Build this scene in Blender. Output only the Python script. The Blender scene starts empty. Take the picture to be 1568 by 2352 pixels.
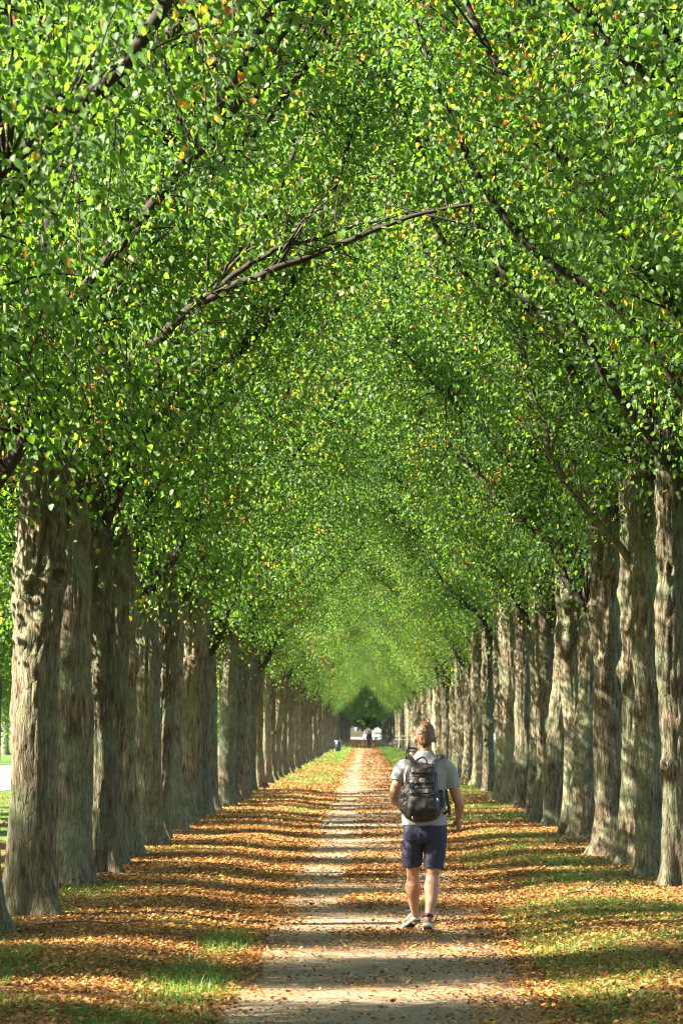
import bpy, math, random
import numpy as np
from mathutils import Vector, Matrix
S = bpy.context.scene
COL = S.collection
rng = np.random.default_rng(7)
random.seed(7)
R = math.radians

# ------------------------------------------------------------------ helpers
F = 9187.0           # focal length in pixels of a 1568 px wide picture
VX, VY = 840.0, 1680.0
CAMH = 1.73
def px(x, y, D):
    """world point seen at picture position x, y (1568 x 2352) at depth D metres"""
    return np.array([(x - VX) / F * D, D, CAMH + (VY - y) / F * D])

def hash3(ix, iy, iz, seed):
    h = (ix.astype(np.int64) * 374761393 + iy.astype(np.int64) * 668265263
         + iz.astype(np.int64) * 2147483647 + seed * 1274126177) & 0xffffffff
    h = ((h ^ (h >> 13)) * 1274126177) & 0xffffffff
    h = ((h ^ (h >> 16)) * 2246822519) & 0xffffffff
    return ((h ^ (h >> 15)) & 0xffffff) / float(0xffffff)
def vnoise(p, seed=0):
    p = np.asarray(p, float)
    i = np.floor(p).astype(np.int64); f = p - i; f = f * f * (3 - 2 * f)
    out = 0
    for a in (0, 1):
        for b in (0, 1):
            for c in (0, 1):
                w = (f[..., 0] if a else 1 - f[..., 0]) * (f[..., 1] if b else 1 - f[..., 1]) * (f[..., 2] if c else 1 - f[..., 2])
                out = out + w * hash3(i[..., 0] + a, i[..., 1] + b, i[..., 2] + c, seed)
    return out
def fbm(p, oct=4, seed=0):
    p = np.asarray(p, float); s = 0; a = .5; t = 0
    for o in range(oct):
        s = s + a * vnoise(p * (2 ** o), seed + o * 17); t += a; a *= .5
    return s / t
def fbm2(x, y, oct=3, seed=0):
    x = np.asarray(x, float); y = np.asarray(y, float)
    return fbm(np.stack([x, y, np.zeros_like(x) + seed * .37], -1), oct, seed)

def raw_mesh(name, V, loops, sizes, mats=(), smooth=False, face_attr=None, mat_idx=None):
    me = bpy.data.meshes.new(name)
    V = np.asarray(V, np.float32); loops = np.asarray(loops, np.int32).ravel(); sizes = np.asarray(sizes, np.int32)
    me.vertices.add(len(V)); me.vertices.foreach_set('co', V.ravel())
    me.loops.add(len(loops)); me.loops.foreach_set('vertex_index', loops)
    me.polygons.add(len(sizes))
    st = np.concatenate([[0], np.cumsum(sizes)[:-1]]).astype(np.int32)
    me.polygons.foreach_set('loop_start', st)
    if mat_idx is not None: me.polygons.foreach_set('material_index', np.asarray(mat_idx, np.int32))
    me.update(calc_edges=True)
    if smooth: me.polygons.foreach_set('use_smooth', np.ones(len(sizes), bool))
    if face_attr is not None:
        for k, v in face_attr.items():
            a = me.attributes.new(k, 'FLOAT', 'FACE'); a.data.foreach_set('value', np.asarray(v, np.float32))
    for m in mats: me.materials.append(m)
    return me
def link(name, me, parent=None):
    o = bpy.data.objects.new(name, me); COL.objects.link(o)
    if parent is not None: o.parent = parent
    return o
def tag(o, label=None, cat=None, group=None, kind=None):
    if label: o['label'] = label
    if cat: o['category'] = cat
    if group: o['group'] = group
    if kind: o['kind'] = kind
    return o
def empty(name, loc=(0, 0, 0), rz=0):
    o = bpy.data.objects.new(name, None); COL.objects.link(o); o.empty_display_size = .2
    o.location = loc; o.rotation_euler = (0, 0, rz); return o

class MB:
    """collects shapes into one mesh"""
    def __init__(s): s.V = []; s.L = []; s.Z = []; s.n = 0
    def add(s, V, faces):
        V = np.asarray(V, float)
        for f in faces:
            s.L.extend([i + s.n for i in f]); s.Z.append(len(f))
        s.V.append(V); s.n += len(V)
    def addnp(s, V, Q):
        Q = np.asarray(Q) + s.n
        s.L.extend(Q.ravel().tolist()); s.Z.extend([Q.shape[1]] * len(Q)); s.V.append(np.asarray(V, float)); s.n += len(V)
    def box(s, c, d, M=None):
        c = np.array(c, float); d = np.array(d, float) / 2
        P = np.array([[x, y, z] for x in (-1, 1) for y in (-1, 1) for z in (-1, 1)], float) * d
        if M is not None: P = P @ np.array(M.to_3x3()).T
        s.add(P + c, [(0, 1, 3, 2), (4, 6, 7, 5), (0, 4, 5, 1), (2, 3, 7, 6), (0, 2, 6, 4), (1, 5, 7, 3)])
    def rings(s, rings, cap=True):
        k = len(rings[0]); V = np.concatenate(rings); Q = []
        for i in range(len(rings) - 1):
            for j in range(k):
                Q.append((i * k + j, i * k + (j + 1) % k, (i + 1) * k + (j + 1) % k, (i + 1) * k + j))
        n0 = s.n
        s.add(V, Q)
        if cap:
            s.L.extend([n0 + j for j in range(k)][::-1]); s.Z.append(k)
            s.L.extend([n0 + (len(rings) - 1) * k + j for j in range(k)]); s.Z.append(k)
    def tube(s, P, rad, k=8, cap=True, flat=None):
        s.rings(tube_rings(P, rad, k, flat), cap)
    def ell(s, c, r, nu=16, nv=10, M=None):
        rr = []
        for i in range(nv + 1):
            t = math.pi * i / nv; a = np.linspace(0, 2 * math.pi, nu, endpoint=False)
            st = max(math.sin(t), 1e-3)
            P = np.stack([st * np.cos(a) * r[0], st * np.sin(a) * r[1], -math.cos(t) * r[2] + 0 * a], -1)
            if M is not None: P = P @ np.array(M.to_3x3()).T
            rr.append(P + np.array(c))
        s.rings(rr)
    def lathe(s, prof, c=(0, 0, 0), k=24, cap=True):
        a = np.linspace(0, 2 * math.pi, k, endpoint=False)
        s.rings([np.stack([r * np.cos(a), r * np.sin(a), z + 0 * a], -1) + np.array(c) for r, z in prof], cap)
    def mesh(s, name, mat=None, smooth=True):
        return raw_mesh(name, np.concatenate(s.V), s.L, s.Z, [mat] if mat else [], smooth)
    def build(s, name, mat=None, parent=None, smooth=True):
        return link(name, s.mesh(name, mat, smooth), parent)

def tube_rings(P, rad, k=8, flat=None):
    P = np.asarray(P, float); n = len(P); rad = np.broadcast_to(np.asarray(rad, float), (n,))
    T = np.gradient(P, axis=0); T /= np.linalg.norm(T, axis=1)[:, None] + 1e-12
    ref = np.array([0, 0, 1.]) if abs(T[0, 2]) < .9 else np.array([0, 1., 0])
    U = np.cross(T[0], ref); U /= np.linalg.norm(U)
    a = np.linspace(0, 2 * math.pi, k, endpoint=False); out = []
    for i in range(n):
        U = U - T[i] * U.dot(T[i]); U /= np.linalg.norm(U) + 1e-12
        W = np.cross(T[i], U)
        fl = 1 if flat is None else flat
        out.append(P[i] + rad[i] * (np.cos(a)[:, None] * U + fl * np.sin(a)[:, None] * W))
    return out
def spline(P, n):
    """Catmull-Rom through P, n samples"""
    P = np.asarray(P, float); m = len(P)
    Q = np.vstack([2 * P[0] - P[1], P, 2 * P[-1] - P[-2]])
    t = np.linspace(0, m - 1 - 1e-6, n); i = t.astype(int); f = (t - i)[:, None]
    a, b, c, d = Q[i], Q[i + 1], Q[i + 2], Q[i + 3]
    return .5 * (2 * b + (c - a) * f + (2 * a - 5 * b + 4 * c - d) * f ** 2 + (3 * b - a - 3 * c + d) * f ** 3)

# ------------------------------------------------------------------ materials
def mat(name):
    m = bpy.data.materials.new(name); m.use_nodes = True
    nt = m.node_tree; nt.nodes.clear(); return m, nt
class N:
    def __init__(s, nt): s.nt = nt
    def n(s, t, **kw):
        nd = s.nt.nodes.new(t)
        for k, v in kw.items():
            if k.startswith('_'): setattr(nd, k[1:], v)
            else: nd.inputs[k.replace('__', ' ')].default_value = v
        return nd
    def l(s, a, ai, b, bi): s.nt.links.new(a.outputs[ai], b.inputs[bi])
    def ramp(s, stops, interp='LINEAR'):
        r = s.nt.nodes.new('ShaderNodeValToRGB'); r.color_ramp.interpolation = interp
        e = r.color_ramp.elements
        while len(e) < len(stops): e.new(.5)
        for k, (p, c) in enumerate(stops):
            e[k].position = p; e[k].color = (*c, 1)
        return r
def simple_mat(name, col, rough=.6, metal=0, var=.15, nscale=8, bump=.0, spec=.5):
    m, nt = mat(name); g = N(nt)
    out = g.n('ShaderNodeOutputMaterial'); b = g.n('ShaderNodeBsdfPrincipled', Roughness=rough, Metallic=metal)
    b.inputs['Specular IOR Level'].default_value = spec
    tc = g.n('ShaderNodeTexCoord'); nz = g.n('ShaderNodeTexNoise', Scale=nscale, Detail=5.0)
    g.l(tc, 'Object', nz, 'Vector')
    c = np.array(col)
    r = g.ramp([(.3, tuple(c * (1 - var))), (.7, tuple(np.minimum(c * (1 + var), 1)))])
    g.l(nz, 'Fac', r, 'Fac'); g.l(r, 'Color', b, 'Base Color')
    if bump:
        bp = g.n('ShaderNodeBump', Strength=bump, Distance=.01); g.l(nz, 'Fac', bp, 'Height'); g.l(bp, 'Normal', b, 'Normal')
    g.l(b, 'BSDF', out, 'Surface'); return m

def leaf_mat(name, stops, trans=.5, rough=.55, tmul=(2.35, 2.4, .6), spec=.35):
    m, nt = mat(name); g = N(nt)
    out = g.n('ShaderNodeOutputMaterial')
    at = g.n('ShaderNodeAttribute', _attribute_name='tone')
    r = g.ramp(stops); g.l(at, 'Fac', r, 'Fac')
    b = g.n('ShaderNodeBsdfPrincipled', Roughness=rough); b.inputs['Specular IOR Level'].default_value = spec
    tl = g.n('ShaderNodeBsdfTranslucent')
    mx = g.n('ShaderNodeMix', _data_type='RGBA', _blend_type='MULTIPLY'); mx.inputs[0].default_value = 1
    g.l(r, 'Color', mx, 6); mx.inputs[7].default_value = (*tmul, 1)
    g.l(mx, 2, tl, 'Color'); g.l(r, 'Color', b, 'Base Color')
    ms = g.n('ShaderNodeMixShader'); ms.inputs[0].default_value = trans
    g.l(b, 'BSDF', ms, 1); g.l(tl, 'BSDF', ms, 2); g.l(ms, 'Shader', out, 'Surface'); return m

M_leaf = leaf_mat('linden_leaf', [(0, (.040, .082, .022)), (.35, (.070, .140, .034)), (.7, (.108, .195, .050)), (.84, (.16, .245, .06)),
                                   (.88, (.42, .30, .035)), (.93, (.45, .27, .05)), (.97, (.30, .12, .035)), (1, (.22, .08, .03))])
M_litter = leaf_mat('fallen_leaf', [(0, (.085, .042, .018)), (.3, (.20, .085, .028)), (.6, (.34, .155, .045)), (.85, (.48, .255, .08)), (.95, (.5, .35, .07)), (1, (.20, .26, .04))],
                    trans=.12, rough=.6, tmul=(1.2, 1, .8), spec=.3)
M_grass = leaf_mat('grass_blade', [(0, (.050, .135, .016)), (.5, (.085, .215, .024)), (.85, (.15, .27, .04)), (1, (.30, .26, .09))], trans=.35, rough=.5, tmul=(1.4, 1.5, .8), spec=.3)

def bark_mat():
    m, nt = mat('linden_bark'); g = N(nt)
    out = g.n('ShaderNodeOutputMaterial'); b = g.n('ShaderNodeBsdfPrincipled', Roughness=.9)
    b.inputs['Specular IOR Level'].default_value = .2
    tc = g.n('ShaderNodeTexCoord'); oi = g.n('ShaderNodeObjectInfo')
    mp = g.n('ShaderNodeMapping'); mp.inputs['Scale'].default_value = (16, 16, 2.6)
    off = g.n('ShaderNodeVectorMath', _operation='SCALE'); off.inputs[0].default_value = (37, 11, 23)
    g.l(oi, 'Random', off, 'Scale')
    ad = g.n('ShaderNodeVectorMath', _operation='ADD'); g.l(tc, 'Object', ad, 0); g.l(off, 'Vector', ad, 1)
    g.l(ad, 'Vector', mp, 'Vector')
    vo = g.n('ShaderNodeTexNoise', Scale=1.5, Detail=6.0, Roughness=.62); g.l(mp, 'Vector', vo, 'Vector')
    mp2 = g.n('ShaderNodeMapping'); mp2.inputs['Scale'].default_value = (36, 36, 5.0); g.l(ad, 'Vector', mp2, 'Vector')
    v2 = g.n('ShaderNodeTexVoronoi', _feature='DISTANCE_TO_EDGE', Scale=1.0); g.l(mp2, 'Vector', v2, 'Vector')
    big = g.n('ShaderNodeTexNoise', Scale=1.7, Detail=5.0, Roughness=.6); g.l(ad, 'Vector', big, 'Vector')
    lich = g.n('ShaderNodeTexNoise', Scale=5.0, Detail=7.0, Roughness=.7); g.l(ad, 'Vector', lich, 'Vector')
    c1 = g.ramp([(.32, (.042, .029, .017)), (.48, (.130, .098, .060)), (.66, (.27, .225, .15))]); g.l(vo, 'Fac', c1, 'Fac')
    c2 = g.ramp([(.3, (.085, .092, .050)), (.7, (.225, .24, .145))]); g.l(lich, 'Fac', c2, 'Fac')
    lf = g.ramp([(.44, (0, 0, 0)), (.60, (.9, .9, .9))]); g.l(big, 'Fac', lf, 'Fac')
    mx = g.n('ShaderNodeMix', _data_type='RGBA'); g.l(lf, 'Color', mx, 0); g.l(c1, 'Color', mx, 6); g.l(c2, 'Color', mx, 7)
    # furrows
    fu = g.ramp([(0, (.55, .53, .5)), (.10, (1, 1, 1))]); g.l(v2, 'Distance', fu, 'Fac')
    m2 = g.n('ShaderNodeMix', _data_type='RGBA', _blend_type='MULTIPLY'); m2.inputs[0].default_value = .8
    g.l(mx, 2, m2, 6); g.l(fu, 'Color', m2, 7)
    # individual tint
    hs = g.n('ShaderNodeHueSaturation'); mr = g.n('ShaderNodeMapRange'); mr.inputs[3].default_value = .75; mr.inputs[4].default_value = 1.2
    g.l(oi, 'Random', mr, 0); g.l(mr, 0, hs, 'Value'); g.l(m2, 2, hs, 'Color'); g.l(hs, 'Color', b, 'Base Color')
    su = g.n('ShaderNodeMath', _operation='ADD'); g.l(vo, 'Fac', su, 0)
    mu = g.n('ShaderNodeMath', _operation='MULTIPLY'); g.l(fu, 'Color', mu, 0); mu.inputs[1].default_value = .5; g.l(mu, 0, su, 1)
    bp = g.n('ShaderNodeBump', Strength=.9, Distance=.03); g.l(su, 0, bp, 'Height'); g.l(bp, 'Normal', b, 'Normal')
    g.l(b, 'BSDF', out, 'Surface'); return m
M_bark = bark_mat()
M_limb = simple_mat('limb_bark', (.036, .029, .022), .9, var=.35, nscale=9, bump=.6, spec=.2)

def ground_mat(name, litter, path=False):
    m, nt = mat(name); g = N(nt)
    out = g.n('ShaderNodeOutputMaterial'); b = g.n('ShaderNodeBsdfPrincipled', Roughness=.95); b.inputs['Specular IOR Level'].default_value = .15
    tc = g.n('ShaderNodeTexCoord')
    fine = g.n('ShaderNodeTexNoise', Scale=30.0, Detail=8.0, Roughness=.8); g.l(tc, 'Object', fine, 'Vector')
    mp = g.n('ShaderNodeMapping'); mp.inputs['Scale'].default_value = (.9, .35, 1); g.l(tc, 'Object', mp, 'Vector')
    big = g.n('ShaderNodeTexNoise', Scale=1.0, Detail=5.0, Roughness=.65); g.l(mp, 'Vector', big, 'Vector')
    if path:
        c1 = g.ramp([(.3, (.11, .080, .052)), (.5, (.24, .185, .125)), (.72, (.40, .325, .235))])
        c2 = g.ramp([(.35, (.13, .07, .03)), (.65, (.30, .17, .07))])
        k = g.ramp([(.50, (0, 0, 0)), (.70, (.7, .7, .7))])
    else:
        c1 = g.ramp([(.3, (.055, .035, .018)), (.5, (.16, .085, .032)), (.72, (.33, .19, .07))])
        c2 = g.ramp([(.3, (.03, .065, .012)), (.55, (.075, .14, .025)), (.75, (.15, .19, .05))])
        k = g.ramp([(.50 if litter else .3, (0, 0, 0)), (.62 if litter else .42, (1, 1, 1))])
    g.l(fine, 'Fac', c1, 'Fac'); g.l(fine, 'Fac', c2, 'Fac'); g.l(big, 'Fac', k, 'Fac')
    mx = g.n('ShaderNodeMix', _data_type='RGBA'); g.l(k, 'Color', mx, 0); g.l(c1, 'Color', mx, 6); g.l(c2, 'Color', mx, 7)
    g.l(mx, 2, b, 'Base Color')
    bp = g.n('ShaderNodeBump', Strength=.6, Distance=.03); g.l(fine, 'Fac', bp, 'Height'); g.l(bp, 'Normal', b, 'Normal')
    g.l(b, 'BSDF', out, 'Surface'); return m
M_ground = ground_mat('verge_ground', True)
M_lawn = ground_mat('lawn_ground', False)
M_path = ground_mat('gravel_path', True, True)
M_road = simple_mat('pale_asphalt', (.13, .125, .125), .9, var=.12, nscale=30)
# ------------------------------------------------------------------ ground, path, roads
PL, PR = -.85, 1.08          # bare gravel of the path
def gz(x, y):
    """height of the ground"""
    x = np.asarray(x, float); y = np.asarray(y, float)
    dl = np.clip((-x - 1.0) / .9, 0, 1); dr = np.clip((x - 1.2) / .9, 0, 1)
    s = dl * dl * (3 - 2 * dl) + dr * dr * (3 - 2 * dr)
    n = (fbm2(x * .8, y * .35, 2, 3) - .5) * .09
    far = np.clip((6 - np.abs(x)) / 1.5, 0, 1) * np.clip((150 - y) / 30, 0, 1)
    return s * (.085 + n * far)
xs = np.concatenate([[-390, -250, -150, -60, -30, -18, -12, -9], np.arange(-7, 7.01, .14), [9, 12, 18, 30, 60, 150, 250, 390]])
ys = np.concatenate([[-90, -60, -10], np.arange(0, 20, 1.0), np.arange(20, 110, .35), np.arange(110, 200, 2), np.geomspace(200, 1690, 36)])
X, Y = np.meshgrid(xs, ys); Z = gz(X, Y)
nx, ny = len(xs), len(ys)
I = (np.arange(ny - 1)[:, None] * nx + np.arange(nx - 1)[None, :]).ravel()
Q = np.stack([I, I + 1, I + 1 + nx, I + nx], 1)
cx = (X[:-1, :-1] + X[1:, 1:]).ravel() / 2
ground = link('ground', raw_mesh('ground', np.stack([X, Y, Z], -1).reshape(-1, 3), Q, np.full(len(Q), 4), [M_ground, M_lawn], True,
              mat_idx=(np.abs(cx) > 5.5).astype(int)))
tag(ground, kind='structure')
def strip(name, xl, xr, ys, m, dz, ncol=14):
    ys = np.asarray(ys, float); t = np.linspace(0, 1, ncol)
    X = xl(ys)[:, None] * (1 - t) + xr(ys)[:, None] * t; Y = np.repeat(ys[:, None], ncol, 1)
    Zz = gz(X, Y) + dz
    I = (np.arange(len(ys) - 1)[:, None] * ncol + np.arange(ncol - 1)[None, :]).ravel()
    Q = np.stack([I, I + 1, I + 1 + ncol, I + ncol], 1)
    o = link(name, raw_mesh(name, np.stack([X, Y, Zz], -1).reshape(-1, 3), Q, np.full(len(Q), 4), [m], True))
    return tag(o, kind='structure')
yy = np.concatenate([np.arange(2, 110, .3), np.arange(110, 790, 1.5)])
strip('path', lambda y: PL + (fbm2(y * .6, y * 0, 3, 5) - .5) * .35, lambda y: PR + (fbm2(y * .6, y * 0 + 9, 3, 8) - .5) * .35, yy, M_path, .006)
strip('cross_path', lambda y: y * 0 - 9.6, lambda y: y * 0 - 1.15, np.linspace(182, 190, 9), M_path, .012, 40)
strip('road', lambda y: y * 0 - 17.5, lambda y: y * 0 - 10.0, np.linspace(-40, 780, 60), M_road, .01, 4)
strip('cross_road', lambda y: y * 0 - 300, lambda y: y * 0 + 300, np.linspace(806, 1150, 12), M_road, .01, 30)

# ------------------------------------------------------------------ leaves
LT = np.array([[0, 0, 0], [-.46, .20, .10], [-.37, .62, .08], [0, 1.05, -.06], [.37, .62, .08], [.46, .20, .10]])
LQ = np.array([[0, 3, 2, 1], [0, 5, 4, 3]])
def leaves(P, T, Nn, size, width=None):
    """leaf at P, tip along T, facing Nn"""
    n = len(P)
    T = T / (np.linalg.norm(T, axis=1)[:, None] + 1e-9)
    Nn = Nn - T * (Nn * T).sum(1)[:, None]; Nn = Nn / (np.linalg.norm(Nn, axis=1)[:, None] + 1e-9)
    B = np.cross(T, Nn); w = size if width is None else width
    V = P[:, None, :] + (LT[None, :, 0:1] * w[:, None, None]) * B[:, None, :] + (LT[None, :, 1:2] * size[:, None, None]) * T[:, None, :] + (LT[None, :, 2:3] * w[:, None, None]) * Nn[:, None, :]
    q = (np.arange(n)[:, None, None] * 6 + LQ[None]).reshape(-1, 4)
    return V.reshape(-1, 3), q
def leaf_mesh(name, P, T, Nn, size, width, tone, m):
    V, q = leaves(P, T, Nn, size, width)
    return raw_mesh(name, V, q, np.full(len(q), 4), [m], False, {'tone': np.repeat(tone, 2)})

# ------------------------------------------------------------------ trunks
def trunk_mesh(seed, r0=.225, H=9.0, burl=1.0, seg=64):
    g = np.random.default_rng(seed)
    z = np.concatenate([np.linspace(-.12, 5.5, 170), np.linspace(5.6, H, 24)])
    a = np.linspace(0, 2 * math.pi, seg, endpoint=False)
    A, Zz = np.meshgrid(a, z)
    ca, sa = np.cos(A), np.sin(A)
    r = r0 * (1.04 - .030 * np.clip(Zz, 0, 5)) * np.where(Zz > 5, np.clip(1 - (Zz - 5) / (H - 5) * .72, .2, 1), 1)
    ph = g.uniform(0, 6.28, 3)
    r = r + .105 * np.exp(-np.clip(Zz, 0, 9) / .24) * (1 + .6 * np.sin(3 * A + ph[0]) + .45 * np.sin(5 * A + ph[1]))
    P = np.stack([ca * r0, sa * r0, Zz], -1)
    up = np.clip((Zz - 1.5) / 1.2, 0, 1) * np.clip((5.2 - Zz) / 1.5, 0.25, 1) * burl
    r = r + (fbm(P * np.array([3.0, 3.0, .8]) + seed, 3, seed) - .5) * .12
    r = r + up * (fbm(P * np.array([6.5, 6.5, 3.2]), 4, seed + 5) - .42) * .12
    rid = np.abs(fbm(P * np.array([17, 17, 2.2]), 3, seed + 9) - .5) * 2
    r = r - (.014 + .026 * up) * (1 - np.clip(rid * 3.2, 0, 1))
    for k in range(int(g.integers(4, 9))):      # burls and healed knots
        a0, z0 = g.uniform(0, 6.28), g.uniform(.5, 4.6)
        w = g.uniform(.07, .17); h = g.uniform(.03, .085) * (1 if z0 > 1.6 else .7)
        da = (A - a0 + math.pi) % (2 * math.pi) - math.pi
        d2 = (da * r0) ** 2 + ((Zz - z0) * g.uniform(.6, 1.0)) ** 2
        if g.random() < .28:
            d = np.sqrt(d2); rk = g.uniform(.05, .085)
            r = r + .045 * np.exp(-((d - rk) / .035) ** 2) - .05 * np.exp(-(d / (rk * .6)) ** 2)
        else:
            r = r + h * np.exp(-d2 / w ** 2)
    lean = g.uniform(-.030, .030, 2); wob = g.uniform(-.07, .07, 2)
    X = ca * r + lean[0] * Zz + wob[0] * np.sin(Zz * .9); Yy = sa * r + lean[1] * Zz + wob[1] * np.sin(Zz * .8 + 1)
    V = np.stack([X, Yy, Zz], -1).reshape(-1, 3)
    n = len(z)
    i = np.arange(n - 1)[:, None] * seg; j = np.arange(seg)[None]; jn = (j + 1) % seg
    Qd = np.stack([i + j, i + jn, i + seg + jn, i + seg + j], -1).reshape(-1, 4)
    return raw_mesh('trunk', V, Qd, np.full(len(Qd), 4), [M_bark], True)
TRUNKS = [trunk_mesh(100 + k, r0=float(rng.uniform(.160, .228)), burl=float(rng.uniform(.35, .95))) for k in range(12)]

# ------------------------------------------------------------------ limbs and crowns
AMP = 4.1
def zlow(x):
    t = np.clip(x / 3.3, 0, 1.15)
    return np.where(x > 0, 3.95 + AMP * t ** 1.6, 3.95 - .1 * np.abs(x))
def add_bough(mb, P, r0, r1, k=8, n=18, g=rng, wob=.05):
    C = spline(P, n)
    C[1:-1] += g.normal(0, wob, (n - 2, 3)) * np.array([1, 1, .6])
    C = spline(C, n * 2)
    t = np.linspace(0, 1, len(C))
    mb.tube(C, r0 * (1 - t) ** .8 + r1, k)
    return C
def leaf_batch(g, Q, dirs, per, spread=(.25, .25, .22)):
    """leaves scattered in sprays round the twig ends Q"""
    n = len(Q)
    k = np.repeat(np.arange(n), per); m = len(k)
    u = g.random(m)
    P = Q[k] - dirs[k] * (u * .9)[:, None] + g.normal(0, 1, (m, 3)) * np.array(spread) * (.35 + .65 * (1 - u))[:, None]
    T = g.normal(0, .55, (m, 3)) + np.array([0, 0, -.75]) + dirs[k] * .35
    Nn = g.normal(0, .8, (m, 3)) + np.array([0, 0, .55])
    size = g.uniform(.043, .071, m); width = size * g.uniform(.85, 1.0, m)
    tw = g.random(n)
    tone = np.clip(g.normal(.42, .2, m) + (tw[k] - .5) * .25, 0, .82)
    r = g.random(m)
    dry = tw[k] > .945
    tone = np.where(r < .006, g.uniform(.86, .91, m), tone)
    tone = np.where(dry & (r < .38), g.uniform(.88, 1.0, m), tone)
    br = (r > .982) | (dry & (r > .85))            # hanging seed bracts
    tone = np.where(br, g.uniform(.90, .985, m), tone)
    width = np.where(br, size * .28, width); T = np.where(br[:, None], T * np.array([.4, .4, 1.5]), T)
    return P, T, Nn, size, width, tone
def make_tree_parts(seed, ntw=410, per=74, nsk=150, yw=1.55, sk0=2.5, my=3.1):
    g = np.random.default_rng(seed)
    limbs = []
    spec = [(g.uniform(3.2, 4.2), g.uniform(-2.2, 2.2), 'in'), (g.uniform(4.0, 5.0), g.uniform(-2.6, -.5), 'in'),
            (g.uniform(4.6, 6.0), g.uniform(.3, 2.4), 'in'),
            (g.uniform(4.2, 5.0), g.uniform(-1, 1), 'out'), (g.uniform(5.0, 6.0), g.uniform(-.5, .5), 'up')]
    pts = []; MBs = []
    for z0, yk, kind in spec:
        mb = MB(); r0 = g.uniform(.040, .066)
        if kind == 'in':
            e = g.uniform(2.6, 3.9)
            P = [(0, 0, z0), (.35 * e * .6, yk * .25, z0 + .9 + g.uniform(0, .5)), (e * .55, yk * .65, max(z0 + 1.7, float(zlow(e * .55))) + g.uniform(.3, 1.0)), (e * .8, yk * .95, float(zlow(e * .8)) + g.uniform(.8, 1.6)), (e + .3, yk * 1.25, float(zlow(e)) + g.uniform(.9, 2.2))]
        elif kind == 'out':
            P = [(0, 0, z0), (-.6, yk * .3, z0 + .7), (-1.5, yk * .7, z0 + 1.3), (-2.5, yk, z0 + 1.9)]
        else:
            P = [(0, 0, z0), (.1, yk * .3, z0 + 1.5), (g.uniform(-.4, .8), yk, z0 + 3.5), (g.uniform(-.5, 1.4), yk * 1.6, 9.6)]
        C = add_bough(mb, P, r0, .010, 8, 10, g); pts.append(C); MBs.append(mb)
    # twig ends fill the crown
    Q = []; base = g.uniform(-.35, .45)
    while len(Q) < ntw:
        q = np.array([g.uniform(-2.8, 3.9), g.uniform(-my, my), g.uniform(3.0, 11)])
        lo = float(zlow(q[0])) + base + (fbm2(np.array(q[0] * 1.1), np.array(q[1] * .9), 2, seed) - .5) * (2.4 - .45 * max(q[0], 0))
        top = 9.7 + .35 * min(q[0], 2.0) - .08 * q[1] ** 2
        if q[2] < lo or q[2] > top: continue
        h = q[2] - lo
        pr = (1.0 if h < 1.4 else .42) if q[0] > -.3 else .22
        cl = fbm(q * .9 + seed, 2, seed + 3)
        if g.random() > pr * np.clip((cl - .40) * 8, .03, 1): continue
        Q.append(q)
    Q = Q[:ntw]
    # dense outer skirt on the lawn side, narrow enough to leave slits of light between neighbours
    while len(Q) < ntw + nsk:
        q = np.array([g.uniform(-2.4, -.35), g.uniform(-yw, yw), g.uniform(sk0, 6.2)])
        if q[2] < sk0 + 1.1 * (fbm2(np.array(q[1] * 1.2), np.array(q[0] * .4), 2, seed + 8)): continue
        if fbm(q * np.array([.35, 1.1, .9]) + seed, 2, seed + 9) < .42: continue
        Q.append(q)
    ntw = len(Q); Q = np.array(Q)
    A = np.concatenate(pts); own = np.concatenate([[k] * len(p) for k, p in enumerate(pts)])
    d = Q[:, None, :] - A[None]; dist = np.linalg.norm(d * np.array([1, 1, 1.0]), axis=2) + np.where(d[..., 2] < 0, .3, 0)
    near = dist.argmin(1); dirs = np.zeros_like(Q)
    for k in range(ntw):
        a = A[near[k]]; q = Q[k]; L = np.linalg.norm(q - a)
        mid = a + (q - a) * .5 + np.array([0, 0, .12 * L]) + g.normal(0, .05, 3) * L
        C = spline([a, mid, q], 6)
        MBs[own[near[k]]].tube(C, np.linspace(.006 + .0055 * min(L, 2.5), .003, 6), 4, cap=False)
        dd = q - mid; dirs[k] = dd / (np.linalg.norm(dd) + 1e-6) + np.array([0, 0, -.25])
    lm = [mb.mesh('limb', M_limb) for mb in MBs]
    crown = leaf_mesh('crown', *leaf_batch(g, Q, dirs, per), M_leaf)
    return lm, crown
NV = 7
VAR = []
for k in range(NV):
    AMP = (4.1, 4.1, 4.1, 4.1, 2.6, 2.2, 3.0)[k]; VAR.append(make_tree_parts(500 + k))
AMP = 4.1
VAR = VAR + [make_tree_parts(600 + k, 400, 54, 300, 1.95, 1.9) for k in range(3)] + [make_tree_parts(700 + k, 850, 58, 440, 2.0, 1.2, 2.15) for k in range(3)] + [make_tree_parts(800, 380, 54, 30)]
# low poly-count set for the far end of the rows: limbs in one mesh
def join_meshes(ms, name):
    mb = MB()
    for me in ms:
        V = np.empty(len(me.vertices) * 3, np.float32); me.vertices.foreach_get('co', V)
        L = np.empty(len(me.loops), np.int32); me.loops.foreach_get('vertex_index', L)
        Zs = np.empty(len(me.polygons), np.int32); me.polygons.foreach_get('loop_total', Zs)
        mb.V.append(V.reshape(-1, 3)); mb.L.extend((L + mb.n).tolist()); mb.Z.extend(Zs.tolist()); mb.n += len(me.vertices)
    return mb.mesh(name, M_limb)
FARL = [join_meshes(v[0], 'boughs') for v in VAR]

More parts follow.
